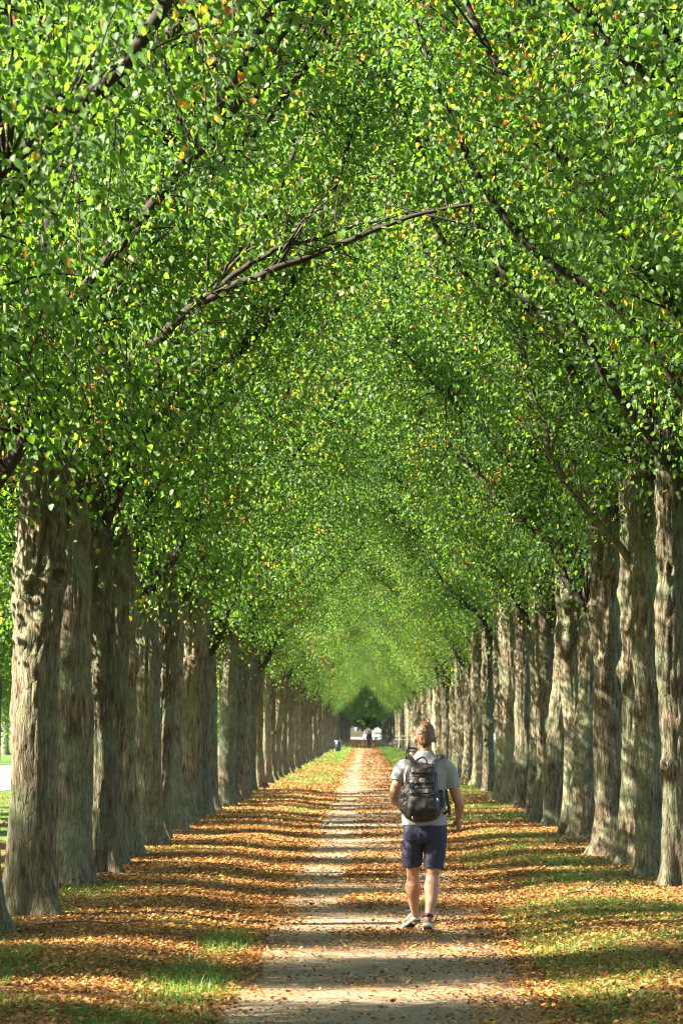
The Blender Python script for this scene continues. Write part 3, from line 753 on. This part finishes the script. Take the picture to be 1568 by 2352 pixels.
# vehicle at the end of the avenue
M_van = simple_mat('orange_paint', (.42, .14, .03), .35)
M_vdark = simple_mat('dark_vehicle_trim', (.02, .018, .018), .5)
M_glass = simple_mat('dark_glass', (.02, .03, .04), .08, spec=.8)
M_plate = simple_mat('white_plate', (.75, .72, .68), .5)
m, nt = mat('headlight_glow'); gg = N(nt); oo = gg.n('ShaderNodeOutputMaterial'); em = gg.n('ShaderNodeEmission', Strength=9.0); em.inputs[0].default_value = (1, .86, .6, 1); gg.l(em, 0, oo, 0); M_lamp = m
def vehicle(x, y, rz, label, paint, lights=True, W=1.85, Hc=2.0, L=4.2, group=None, name='utility_truck'):
    e = tag(empty(name, (x, y, 0.012), rz), label, 'truck' if name == 'utility_truck' else 'car', group)
    def sec(yy, w, z0, z1, r=.12):
        return np.array([(-w + r, yy, z0), (w - r, yy, z0), (w, yy, z0 + r), (w, yy, z1 - r), (w - r, yy, z1), (-w + r, yy, z1), (-w, yy, z1 - r), (-w, yy, z0 + r)])
    w = W / 2
    mb = MB(); mb.rings([sec(0, w * .94, .42, .95), sec(.08, w, .38, 1.05), sec(1.1, w, .36, 1.12), sec(L, w, .40, 1.15)]); mb.build('body', paint, e, False)
    mb = MB(); mb.rings([sec(.95, w * .93, 1.09, 1.25), sec(1.35, w * .86, 1.09, Hc - .06), sec(1.6, w * .84, 1.09, Hc), sec(L - .5, w * .84, 1.09, Hc), sec(L - .1, w * .9, 1.09, Hc - .3)]); c = mb.build('cab', M_vdark if lights else paint, e, False)
    mb = MB(); mb.add([(-w * .74, 1.02, 1.25), (w * .74, 1.02, 1.25), (w * .70, 1.32, Hc - .18), (-w * .70, 1.32, Hc - .18)], [(0, 1, 2, 3)]); o = mb.build('windscreen', M_glass, c, False)
    mb = MB(); mb.box((0, -.05, .50), (W * .98, .14, .2)); b_ = mb.build('bumper', M_vdark, e, False)
    mb = MB(); mb.box((0, -.135, .50), (.55, .02, .12)); mb.build('number_plate', M_plate, b_, False)
    mb = MB(); mb.box((0, -.02, .76), (W * .5, .06, .22)); mb.build('grille', M_vdark, e, False)
    for s in (-1, 1):
        mb = MB(); mb.ell((s * w * .68, -.02, .80), (.19, .07, .19), 16, 8); mb.build('headlight', M_lamp if lights else M_plate, e)
        for yy in (.75, L - .8):
            mb = MB(); mb.lathe([(.20, -.1), (.33, -.1), (.36, -.06), (.36, .06), (.33, .1), (.20, .1)], k=20); o = mb.build('wheel', M_rubber, e); o.rotation_euler = (0, R(90), 0); o.location = (s * (w - .1), yy, .36)
        mb = MB(); mb.box((s * (w + .12), 1.1, 1.32), (.16, .08, .2)); mb.build('mirror', M_vdark, e, False)
    return e
vehicle(.42, 812, 0, 'orange and black truck with lit round headlights at the end of the avenue', M_van)
M_silver = simple_mat('silver_paint', (.20, .20, .22), .4, .3)
for k, (xx, yy, rz) in enumerate(((-5.2, 838, R(90)), (5.6, 842, R(90)))):
    vehicle(xx, yy, rz, ('silver car parked across the bright road left of the orange truck', 'silver car parked across the bright road right of the orange truck')[k], M_silver, False, 1.8, 1.5, 4.3, name='parked_car')
# pale house and sunlit trees beyond the cross road
M_wall = simple_mat('cream_render', (.36, .33, .24), .9, nscale=2)
M_roof = simple_mat('red_roof', (.22, .09, .05), .8)
e = tag(empty('house', (-16, 1190, 0)), 'pale cream house in sunlight behind the orange truck', 'house')
mb = MB(); mb.box((0, 0, 2.5), (34, 10, 5)); mb.build('wall', M_wall, e, False)
mb = MB(); mb.add([(-17.5, -5.6, 5.02), (17.5, -5.6, 5.02), (17.5, 5.6, 5.02), (-17.5, 5.6, 5.02), (-17.5, 0, 8.0), (17.5, 0, 8.0)], [(0, 1, 5, 4), (2, 3, 4, 5), (0, 4, 3), (1, 2, 5), (0, 3, 2, 1)]); mb.build('roof', M_roof, e, False)
for k in range(7):
    for z0 in (2.6,):
        f = MB(); f.box((-14 + k * 4.6, -5.03, z0), (1.3, .10, 1.7)); w_ = f.build('window', M_plate, e, False)
        p = MB(); p.box((-14 + k * 4.6, -5.085, z0), (1.1, .03, 1.5)); p.build('pane', M_glass, w_, False)
for (xx, yy, s_) in ((5, 1160, 1.5), (16, 1180, 1.7), (-34, 1165, 1.6)):
    tree(xx, yy, -1, 'sunlit tree beyond the bright road at the end of the avenue', 'trees beyond the bright road', far=True, sc=s_)
# ------------------------------------------------------------------ people
def skin_mat():
    m, nt = mat('skin'); q = N(nt)
    out = q.n('ShaderNodeOutputMaterial'); b = q.n('ShaderNodeBsdfPrincipled', Roughness=.55)
    b.inputs['Subsurface Weight'].default_value = .08; b.inputs['Subsurface Radius'].default_value = (.012, .005, .003)
    tc = q.n('ShaderNodeTexCoord'); nz = q.n('ShaderNodeTexNoise', Scale=14.0, Detail=5.0); q.l(tc, 'Object', nz, 'Vector')
    r = q.ramp([(.3, (.31, .145, .075)), (.7, (.42, .215, .12))]); q.l(nz, 'Fac', r, 'Fac'); q.l(r, 'Color', b, 'Base Color'); q.l(b, 0, out, 0); return m
def hair_mat():
    m, nt = mat('ginger_hair'); q = N(nt)
    out = q.n('ShaderNodeOutputMaterial'); b = q.n('ShaderNodeBsdfPrincipled', Roughness=.5)
    tc = q.n('ShaderNodeTexCoord'); mp = q.n('ShaderNodeMapping'); mp.inputs['Scale'].default_value = (60, 60, 14); q.l(tc, 'Object', mp, 'Vector')
    nz = q.n('ShaderNodeTexNoise', Scale=1.5, Detail=4.0); q.l(mp, 'Vector', nz, 'Vector')
    r = q.ramp([(.3, (.045, .019, .007)), (.7, (.165, .072, .024))]); q.l(nz, 'Fac', r, 'Fac'); q.l(r, 'Color', b, 'Base Color')
    bp = q.n('ShaderNodeBump', Strength=.8, Distance=.01); q.l(nz, 'Fac', bp, 'Height'); q.l(bp, 'Normal', b, 'Normal'); q.l(b, 0, out, 0); return m
M_skin = skin_mat(); M_hair = hair_mat()
M_shirt = simple_mat('grey_jersey', (.265, .265, .28), .85, var=.05, nscale=90)
M_shorts = simple_mat('navy_cotton', (.021, .020, .050), .8, var=.1, nscale=60)
M_pack = simple_mat('dark_brown_nylon', (.024, .017, .017), .55, var=.18, nscale=14)
M_strap = simple_mat('strap_webbing', (.034, .024, .024), .6, var=.1, nscale=60)
M_sole = simple_mat('white_foam_sole', (.50, .47, .43), .6, var=.06)
M_upper = simple_mat('beige_mesh_upper', (.17, .13, .09), .8, var=.12, nscale=70)
M_collar = simple_mat('navy_collar', (.02, .02, .05), .7)
M_tab = simple_mat('red_tab', (.30, .02, .03), .6)
M_out = simple_mat('dark_outsole', (.02, .018, .015), .8)
M_patch = simple_mat('grey_patch', (.09, .105, .105), .7)
M_thread = simple_mat('pale_lettering', (.42, .44, .42), .7)
M_eye = simple_mat('eye_white', (.7, .68, .65), .3, var=.02)
M_iris = simple_mat('iris', (.05, .07, .09), .3)
M_zip = simple_mat('zip_metal', (.42, .42, .42), .35, .8)

def remeshed(mb, name, m, vox, smooth, parent, disp=None, cut=None):
    o = link('tmp', mb.mesh('tmp'))
    r = o.modifiers.new('r', 'REMESH'); r.mode = 'VOXEL'; r.voxel_size = vox
    s = o.modifiers.new('s', 'SMOOTH'); s.factor = .5; s.iterations = smooth
    dg = bpy.context.evaluated_depsgraph_get()
    me = bpy.data.meshes.new_from_object(o.evaluated_get(dg)); bpy.data.objects.remove(o)
    n = len(me.vertices); V = np.empty(n * 3, np.float32); me.vertices.foreach_get('co', V); V = V.reshape(-1, 3)
    if disp is not None:
        Nn = np.empty(n * 3, np.float32); me.vertices.foreach_get('normal', Nn); Nn = Nn.reshape(-1, 3)
        V = V + Nn * disp(V, Nn)[:, None]; me.vertices.foreach_set('co', V.ravel().astype(np.float32))
    if cut is not None:
        import bmesh
        kill = cut(V); bm = bmesh.new(); bm.from_mesh(me); bm.verts.ensure_lookup_table()
        bmesh.ops.delete(bm, geom=[bm.verts[int(i)] for i in np.nonzero(kill)[0]], context='VERTS'); bm.to_mesh(me); bm.free()
    me.update(); me.materials.clear(); me.materials.append(m)
    me.polygons.foreach_set('use_smooth', np.ones(len(me.polygons), bool)); me.name = name
    return link(name, me, parent)
def ering(z, cx, cy, hw, hd, k=28, p=2.0):
    a = np.linspace(0, 2 * math.pi, k, endpoint=False); c, s = np.cos(a), np.sin(a)
    return np.stack([cx + hw * np.sign(c) * np.abs(c) ** (2 / p), cy + hd * np.sign(s) * np.abs(s) ** (2 / p), z + 0 * a], -1)
def limb_tube(mb, pts, k=18, n=24):
    P = np.array([p[:3] for p in pts], float); r = np.array([p[3] for p in pts], float)
    C = spline(np.column_stack([P, r]), n); mb.tube(C[:, :3], C[:, 3], k)
def hand(mb, wrist, down, inward, front, s=1.0):
    """relaxed curled hand: five fingers; down = away from the wrist, inward = side the fingers close to"""
    w, d, i, f = (np.array(v, float) for v in (wrist, down, inward, front))
    limb_tube(mb, [(*(w), .026), (*(w + d * .02), .027), (*(w + d * .04), .026)], 12, 6)
    for o in (-.026, -.009, .009, .026):      # palm: four metacarpal ridges grown together
        limb_tube(mb, [(*(w + f * o * .6), .015), (*(w + d * .05 + f * o), .0145), (*(w + d * .088 + f * o), .0125)], 10, 6)
    for o, L in ((.030, .92), (.011, 1.05), (-.009, 1.0), (-.028, .80)):
        b = w + d * .085 + f * o * 1.05
        p1 = b + (d * .030 + i * .010) * L; p2 = p1 + (d * .014 + i * .022) * L; p3 = p2 + (d * -.004 + i * .020) * L
        limb_tube(mb, [(*b, .0108), (*p1, .0095), (*p2, .0088), (*p3, .0075)], 9, 10)
    b = w + d * .028 + f * .026 + i * .008
    limb_tube(mb, [(*b, .014), (*(b + d * .026 + f * .016 + i * .018), .0115), (*(b + d * .052 + f * .014 + i * .026), .0098), (*(b + d * .070 + f * .006 + i * .028), .008)], 10, 10)

man = tag(empty('person', (.51, 34.65, 0)), 'man walking away along the path in a grey t-shirt, navy shorts and pale trainers', 'person')
mb = MB()
mb.rings([ering(z, 0, cy, w, d) for z, cy, w, d in ((.86, 0, .15, .10), (.95, 0, .15, .095), (1.05, 0, .14, .085), (1.2, 0, .15, .085), (1.34, 0, .165, .09), (1.42, -.005, .16, .08), (1.47, -.01, .12, .07), (1.51, -.01, .082, .066), (1.545, -.005, .066, .064), (1.60, .005, .061, .062), (1.66, .015, .06, .06))])
mb.ell((0, .022, 1.702), (.081, .097, .105), 24, 16)
mb.ell((0, .062, 1.640), (.056, .066, .072), 20, 12)
mb.ell((0, .000, 1.650), (.064, .075, .07), 20, 12)
mb.ell((0, .127, 1.663), (.014, .020, .026), 10, 8); mb.ell((0, .105, 1.705), (.052, .022, .018), 14, 8)
mb.ell((0, .118, 1.622), (.024, .012, .007), 12, 6); mb.ell((0, .118, 1.611), (.021, .012, .007), 12, 6); mb.ell((0, .11, 1.583), (.024, .02, .018), 12, 8)
for s in (-1, 1):
    mb.ell((s * .089, .010, 1.655), (.014, .023, .034), 12, 10, Matrix.Rotation(s * -.35, 3, 'Z')); mb.ell((s * .062, .02, 1.655), (.02, .015, .02), 10, 8)
limb_tube(mb, [(-.13, 0, 1.425, .06), (-.195, -.005, 1.40, .058), (-.238, -.015, 1.29, .047), (-.266, -.02, 1.19, .044), (-.255, .035, 1.135, .044), (-.17, .15, 1.10, .039), (-.09, .24, 1.08, .028)])
limb_tube(mb, [(.13, 0, 1.425, .06), (.195, 0, 1.40, .058), (.243, 0, 1.26, .048), (.288, 0, 1.13, .044), (.297, .015, 1.09, .044), (.294, .06, 1.035, .035), (.288, .10, .985, .027)])
hand(mb, (.288, .105, .985), np.array([0.02, .18, -.98]), np.array([-.94, -.25, -.1]), np.array([-.25, .95, .15]))
hand(mb, (-.085, .245, 1.08), np.array([.94, .30, -.1]), np.array([.05, -.5, -.85]), np.array([0, .5, .85]))
limb_tube(mb, [(-.088, 0, .90, .088), (-.098, .05, .72, .076), (-.104, .10, .52, .057), (-.103, .105, .46, .055), (-.1015, .10, .385, .066), (-.099, .125, .29, .052), (-.089, .165, .19, .036), (-.080, .19, .13, .031), (-.079, .205, .07, .036)])
limb_tube(mb, [(.088, 0, .90, .088), (.083, .0, .72, .078), (.068, .0, .52, .059), (.063, -.01, .46, .057), (.057, -.05, .385, .067), (.049, -.105, .28, .052), (.030, -.165, .17, .034), (.018, -.19, .12, .032), (.016, -.195, .07, .037)])
for hx, hy, rz in ((-.083, .235, .42), (.018, -.16, -.10)):
    mb.ell((hx - math.sin(rz) * .08, hy + math.cos(rz) * .08, .068), (.026, .09, .022), 16, 10, Matrix.Rotation(rz, 3, 'Z'))
remeshed(mb, 'body', M_skin, .0048, 5, man)
mb = MB(); mb.ell((0, .010, 1.708), (.0905, .110, .1085), 28, 20); mb.ell((0, -.028, 1.648), (.076, .070, .080), 24, 16); mb.ell((0, -.016, 1.676), (.085, .0855, .085), 24, 16)
def haircut(V):
    x, y, z = V[:, 0], V[:, 1], V[:, 2]
    nape = 1.585 + x * x * 15 + .006 * np.sin(x * 140)
    line = np.where(y < -.005, np.maximum(nape, 1.58), np.where(y < .055, 1.690 - .3 * np.clip(y - .03, 0, 1), 1.735 + (y - .055) * .55))
    return z < line
remeshed(mb, 'hair', M_hair, .0045, 3, man, lambda V, Nn: (fbm(V * 60, 3, 2) - .45) * .007, haircut)
for s in (-1, 1):
    mb = MB(); mb.ell((s * .032, .108, 1.685), (.012, .010, .009), 12, 8); e_ = mb.build('eye', M_eye, man)
    mb = MB(); mb.ell((s * .032, .1165, 1.685), (.005, .003, .005), 10, 6); mb.build('iris', M_iris, e_)
# t-shirt
mb = MB()
mb.rings([ering(z, 0, cy, w, d, 36, p) for z, cy, w, d, p in ((.922, 0, .193, .130, 2.3), (.93, 0, .196, .133, 2.3), (1.0, 0, .190, .128, 2.3), (1.1, 0, .184, .120, 2.3), (1.2, 0, .186, .118, 2.3), (1.3, -.005, .195, .122, 2.3), (1.37, -.01, .203, .118, 2.3), (1.425, -.012, .200, .105, 2.2), (1.465, -.015, .165, .092, 2.1), (1.50, -.015, .115, .080, 2), (1.53, -.012, .085, .074, 2), (1.555, -.006, .074, .072, 2), (1.562, -.004, .071, .069, 2))])
limb_tube(mb, [(-.12, -.005, 1.425, .075), (-.185, -.005, 1.415, .072), (-.222, -.008, 1.36, .064), (-.240, -.012, 1.305, .060)])
limb_tube(mb, [(.12, -.005, 1.425, .075), (.185, -.005, 1.412, .073), (.226, -.004, 1.34, .065), (.246, 0, 1.245, .062)])
def shirt_d(V, Nn):
    w = np.sin(V[:, 2] * 55 + V[:, 0] * 38 + 6 * fbm(V * 5, 2, 4)) * np.clip((1.30 - V[:, 2]) * 3, 0.15, 1)
    return (fbm(V * np.array([11, 11, 6]), 3, 6) - .5) * .022 + w * .0035
remeshed(mb, 't_shirt', M_shirt, .006, 4, man, shirt_d)
# shorts
mb = MB()
mb.rings([ering(z, 0, cy, w, d, 32, 2.3) for z, cy, w, d in ((.765, .01, .165, .11), (.80, .005, .186, .130), (.86, 0, .193, .136), (.92, 0, .186, .128), (.965, 0, .176, .118))])
limb_tube(mb, [(-.092, 0, .86, .100), (-.102, .045, .73, .094), (-.1085, .075, .63, .087), (-.1085, .09, .578, .0865)])
limb_tube(mb, [(.092, 0, .86, .101), (.088, .005, .73, .097), (.078, .005, .62, .089), (.073, .005, .552, .0875)])
def short_d(V, Nn):
    w = np.sin(V[:, 2] * 60 - np.abs(V[:, 0]) * 50 + 7 * fbm(V * 6, 2, 14)) * np.exp(-((V[:, 2] - .74) / .10) ** 2)
    return (fbm(V * np.array([12, 12, 7]), 3, 16) - .5) * .02 + w * .004
so = remeshed(mb, 'shorts', M_shorts, .006, 4, man, short_d)
mb = MB(); mb.tube(spline([(-.165, -.112, .86), (-.12, -.143, .872), (-.065, -.141, .872), (-.055, -.141, .81)], 14), .003, 6); mb.build('back_pocket', M_collar, so)
# shoes
def shoe(x, y, rz, pitch, z):
    e = empty('shoe', (x, y, z)); e.parent = man; e.rotation_euler = (pitch, 0, rz)
    st = [(-.045, .020, .105), (-.035, .033, .112), (-.01, .038, .112), (.03, .039, .100), (.07, .039, .092), (.11, .042, .078), (.15, .047, .066), (.19, .046, .056), (.22, .038, .050), (.238, .020, .042)]
    def sec(yy, w, z0, z1, p=2.6, cx=0):
        a = np.linspace(0, 2 * math.pi, 20, endpoint=False); c, s = np.cos(a), np.sin(a)
        return np.stack([cx + w * np.sign(c) * np.abs(c) ** (2 / p), yy + 0 * a, (z0 + z1) / 2 + (z1 - z0) / 2 * np.sign(s) * np.abs(s) ** (2 / p)], -1)
    mb = MB(); mb.rings([sec(yy, w, .022, h, 2.3) for yy, w, h in st]); mb.build('upper', M_upper, e)
    mb = MB(); mb.rings([sec(yy * 1.03 - .004, w * 1.12, .004 + .010 * (yy > .2) + (.006 if yy < -.03 else 0), .038 + (.006 if yy < .02 else 0), 3.5) for yy, w, h in st]); so_ = mb.build('sole', M_sole, e)
    mb = MB(); mb.rings([sec(yy * 1.0 - .004, w * .98, -.004, .008, 3.5) for yy, w, h in st]); mb.build('outsole', M_out, so_)
    mb = MB(); a = np.linspace(math.pi * .95, math.pi * 2.05, 18); mb.tube(np.stack([np.cos(a) * .036, .005 + np.sin(a) * .048, .105 + .006 * -np.sin(a)], -1), .015, 8); mb.build('collar', M_collar, e)
    mb = MB(); mb.box((0, -.054, .110), (.026, .010, .021)); mb.build('heel_tab', M_tab, e, False)
    mb = MB()
    for k in range(4): mb.tube([(-.026, .075 + k * .022, .088 - k * .006), (0, .078 + k * .022, .098 - k * .007), (.026, .075 + k * .022, .088 - k * .006)], .0035, 6)
    mb.build('laces', M_sole, e)
shoe(-.080, .205, .42, -.34, .075)
shoe(.017, -.190, -.08, -.22, .042)
# backpack
pk = tag(empty('backpack', (.51 - .030, 34.65 - .118, .96)), 'dark brown backpack with a small grey patch, worn on the back of the walking man', 'backpack')
PZ = [0, .012, .05, .11, .18, .24, .31, .38, .44, .475, .497, .505]
PW = [.080, .118, .152, .174, .178, .165, .147, .140, .128, .108, .075, .03]
PD = [.10, .15, .185, .205, .20, .185, .165, .155, .138, .115, .08, .03]
def pz(z): return np.interp(z, PZ, PW), np.interp(z, PZ, PD)
mb = MB(); zz = np.linspace(0, .505, 26)
mb.rings([ering(z, -.008 * math.sin(z * 6), -float(pz(z)[1]) / 2 + .012, float(pz(z)[0]), float(pz(z)[1]) / 2 + .012, 40, 2.7) for z in zz])
for s, zc in ((-1, .20), (1, .19)): mb.ell((s * .168, -.085, zc), (.034, .06, .085), 16, 12)
def pack_d(V, Nn):
    f = fbm(V * np.array([10, 10, 14]), 4, 33) - .5
    f2 = np.abs(fbm(V * np.array([15, 15, 9]) + 4, 3, 35) - .5)
    return f * .030 - (.06 - np.minimum(f2, .06)) * .14
pb = remeshed(mb, 'main_compartment', M_pack, .0055, 3, pk, pack_d)
def pillow(name, cx, cz, hw, hh, dep, seed, m=M_pack, parent=pk):
    n = 26; u = np.linspace(-1, 1, n); U, W = np.meshgrid(u, u)
    Z = cz + W * hh; X = cx + U * hw * (1 - .10 * W * W)
    yb = -pz(Z)[1] - .004
    yb = yb * (1 - .18 * np.abs((X) / .19) ** 2.5)
    b = ((1 - np.abs(U) ** 6) * (1 - np.abs(W) ** 6)) ** .5
    Yv = yb + .012 - dep * b - b * (fbm(np.stack([X * 20, W * 1.2 + seed, Z * 12], -1), 3, seed) - .5) * .028
    V = np.stack([X, Yv, Z], -1).reshape(-1, 3)
    I = (np.arange(n - 1)[:, None] * n + np.arange(n - 1)[None]).ravel()
    Vb = V + np.array([0, .02, 0]); Qf = np.stack([I, I + 1, I + 1 + n, I + n], 1); Qb = Qf[:, ::-1] + n * n
    rim = np.concatenate([np.arange(n), np.arange(1, n) * n + n - 1, n * n - 1 - np.arange(1, n), (n - 1 - np.arange(1, n - 1)) * n])
    q = np.stack([rim, np.roll(rim, -1), np.roll(rim, -1) + n * n, rim + n * n], 1)[:, ::-1]
    mb = MB(); mb.addnp(np.concatenate([V, Vb]), np.concatenate([Qf, Qb, q])); return mb.build(name, m, parent)
pillow('top_pocket', .003, .362, .106, .046, .022, 51)
pillow('flap', .003, .442, .104, .038, .026, 57)
pillow('front_pocket', .004, .128, .136, .104, .026, 53)
pillow('front_pocket_flap', .004, .262, .118, .026, .024, 59)
for zc, L_ in ((.404, .10), (.302, .10), (.234, .12)):
    mb = MB(); P = [(x_, -float(pz(zc)[1]) - .022 + .25 * abs(x_) ** 2, zc - .006 * math.cos(x_ * 20)) for x_ in np.linspace(-L_, L_, 12)]; mb.tube(P, .0045, 6); mb.build('zip', M_strap, pk)
for x_, zc in ((-.098, .35), (-.10, .26), (.13, .20), (-.085, .045)):
    mb = MB(); y_ = -float(pz(zc)[1]) - .030 + .5 * x_ * x_; mb.tube([(x_, y_, zc), (x_ + .006, y_ - .006, zc - .03)], .0045, 6); mb.build('zip_pull', M_zip, pk)
yp = -float(pz(.355)[1]) - .030
mb = MB(); mb.box((.006, yp, .353), (.058, .006, .040)); pt = mb.build('patch', M_patch, pk, False)
mb = MB(); gg_ = np.random.default_rng(3)
for r_, (w_, n_) in enumerate(((.042, 8), (.042, 7), (.036, 9))):
    for k in range(n_):
        cw = w_ / n_; mb.box((.006 - w_ / 2 + cw * (k + .5), yp - .004, .364 - r_ * .0105 + gg_.uniform(-.0007, .0007)), (cw * gg_.uniform(.45, .8), .002, .0052 if r_ < 2 else .0036))
mb.build('lettering', M_thread, pt, False)
for s in (-1, 1):
    mb = MB()
    P = spline([(s * .068 + .008, -.03, .472), (s * .096 + .018, -.004, .512), (s * .118 + .026, .055, .545), (s * .126 + .028, .118, .556), (s * .130 + .028, .185, .53), (s * .14 + .028, .232, .45), (s * .15 + .028, .245, .30), (s * .195 + .029, .17, .16), (s * .205 + .029, .05, .10), (s * .17 + .02, -.02, .06)], 40)
    mb.tube(P, np.where(np.arange(40) < 26, .036, .016), 12, flat=.18); mb.build('shoulder_strap', M_strap, pk)
mb = MB(); mb.tube(spline([(-.055, -.075, .488), (-.035, -.06, .528), (.005, -.05, .548), (.035, -.055, .530), (.048, -.07, .488)], 16), .0085, 8); mb.build('grab_handle', M_strap, pk)
mb = MB(); mb.tube(spline([(.213, .03, .265), (.224, .025, .17), (.236, .02, .085), (.242, .02, .055)], 10), .013, 8, flat=.3); mb.build('loose_strap', M_strap, pk)

# far walker
fw = tag(empty('person', (-.27 + 0.31, 414, 0)), 'far walker in dark navy clothes in front of the orange truck', 'person')
fw.location = (.345, 414, 0)
mb = MB(); mb.rings([ering(z, 0, 0, w, d) for z, w, d in ((.85, .14, .10), (1.1, .14, .1), (1.35, .17, .1), (1.45, .12, .08), (1.5, .06, .06), (1.58, .055, .06))]); mb.ell((0, .01, 1.66), (.075, .095, .11), 16, 12)
for s in (-1, 1):
    limb_tube(mb, [(s * .13, 0, 1.4, .055), (s * .2, 0, 1.36, .05), (s * .24, -.02 * s, 1.12, .042), (s * .23, .08 * s, .88, .03)]); hand(mb, (s * .23, .085 * s, .87), (0, .1, -1), (-s, 0, 0), (0, 1, .1))
    limb_tube(mb, [(s * .08, 0, .9, .08), (s * .08, .12 * s, .5, .055), (s * .06, .18 * s, .1, .04)]); mb.ell((s * .06, .18 * s + .06, .045), (.04, .13, .045), 12, 8)
remeshed(mb, 'body', M_skin, .012, 3, fw)
mb = MB(); mb.rings([ering(z, 0, 0, w, d) for z, w, d in ((.84, .17, .125), (1.1, .165, .12), (1.35, .2, .12), (1.45, .15, .095), (1.52, .075, .07))])
for s in (-1, 1): limb_tube(mb, [(s * .13, 0, 1.4, .07), (s * .2, 0, 1.36, .062), (s * .24, -.02 * s, 1.12, .053), (s * .23, .07 * s, .90, .045)])
remeshed(mb, 'jacket', simple_mat('dark_jacket', (.03, .022, .022), .8), .014, 3, fw)
mb = MB(); mb.rings([ering(z, 0, 0, w, d) for z, w, d in ((.78, .15, .11), (.9, .155, .115), (.95, .15, .11))])
for s in (-1, 1): limb_tube(mb, [(s * .08, 0, .86, .095), (s * .085, .12 * s, .5, .075), (s * .062, .175 * s, .09, .058)])
remeshed(mb, 'trousers', simple_mat('dark_navy_trousers', (.014, .018, .04), .8), .014, 3, fw)
mb = MB(); mb.ell((0, 0, 1.69), (.083, .10, .095), 16, 12); mb.build('hair', simple_mat('dark_hair', (.03, .02, .015), .6), fw)
# ------------------------------------------------------------------ light, camera
EL, AZB = R(36), R(11)          # sun from the left, slightly behind the camera
ts = Vector((-math.cos(EL) * math.cos(AZB), -math.cos(EL) * math.sin(AZB), math.sin(EL)))
sd = bpy.data.lights.new('sun', 'SUN'); sd.energy = 5.0; sd.angle = R(.53); sd.color = (1, .92, .77)
so = bpy.data.objects.new('sun', sd); COL.objects.link(so); so.rotation_euler = (-ts).to_track_quat('-Z', 'Y').to_euler(); so.location = (-30, 0, 40)
w = bpy.data.worlds.new('World'); S.world = w; w.use_nodes = True; nt = w.node_tree; nt.nodes.clear()
sk = nt.nodes.new('ShaderNodeTexSky'); sk.sky_type = 'NISHITA'; sk.sun_disc = False; sk.sun_elevation = EL; sk.sun_rotation = math.atan2(ts.x, ts.y)
bg = nt.nodes.new('ShaderNodeBackground'); bg.inputs[1].default_value = .05; ow = nt.nodes.new('ShaderNodeOutputWorld')
nt.links.new(sk.outputs[0], bg.inputs[0]); nt.links.new(bg.outputs[0], ow.inputs[0])
cd = bpy.data.cameras.new('camera'); cam = bpy.data.objects.new('camera', cd); COL.objects.link(cam); S.camera = cam
cam.location = (0, 0, CAMH); cd.sensor_width = 36; cd.lens = 15000 / 3840 * 36
cam.rotation_euler = (R(90) + math.atan(823 / 15000), 0, math.atan(91 / 15000))
cd.clip_start = .5; cd.clip_end = 8000
cd.dof.use_dof = True; cd.dof.focus_distance = 40; cd.dof.aperture_fstop = 9
S.view_settings.view_transform = 'Standard'; S.view_settings.look = 'None'; S.view_settings.gamma = 1; S.view_settings.exposure = 3.05
c = S.cycles; c.filter_width = 1.1; c.max_bounces = 7; c.diffuse_bounces = 4; c.glossy_bounces = 3; c.transmission_bounces = 5; c.caustics_reflective = False; c.caustics_refractive = False
c.sample_clamp_indirect = 6; c.use_denoising = True; c.denoiser = 'OPENIMAGEDENOISE'; c.denoising_input_passes = 'RGB_ALBEDO_NORMAL'

# thin summer haze down the avenue
m, nt = mat('haze_air'); q = N(nt); oo = q.n('ShaderNodeOutputMaterial'); vp = q.n('ShaderNodeVolumePrincipled', Density=.00005, Anisotropy=.2)
vp.inputs['Color'].default_value = (.80, .88, 1, 1); q.l(vp, 0, oo, 'Volume')
mb = MB(); mb.box((0, 800, 16), (800, 1800, 36)); hz = mb.build('haze', m, None, False); tag(hz, kind='stuff')
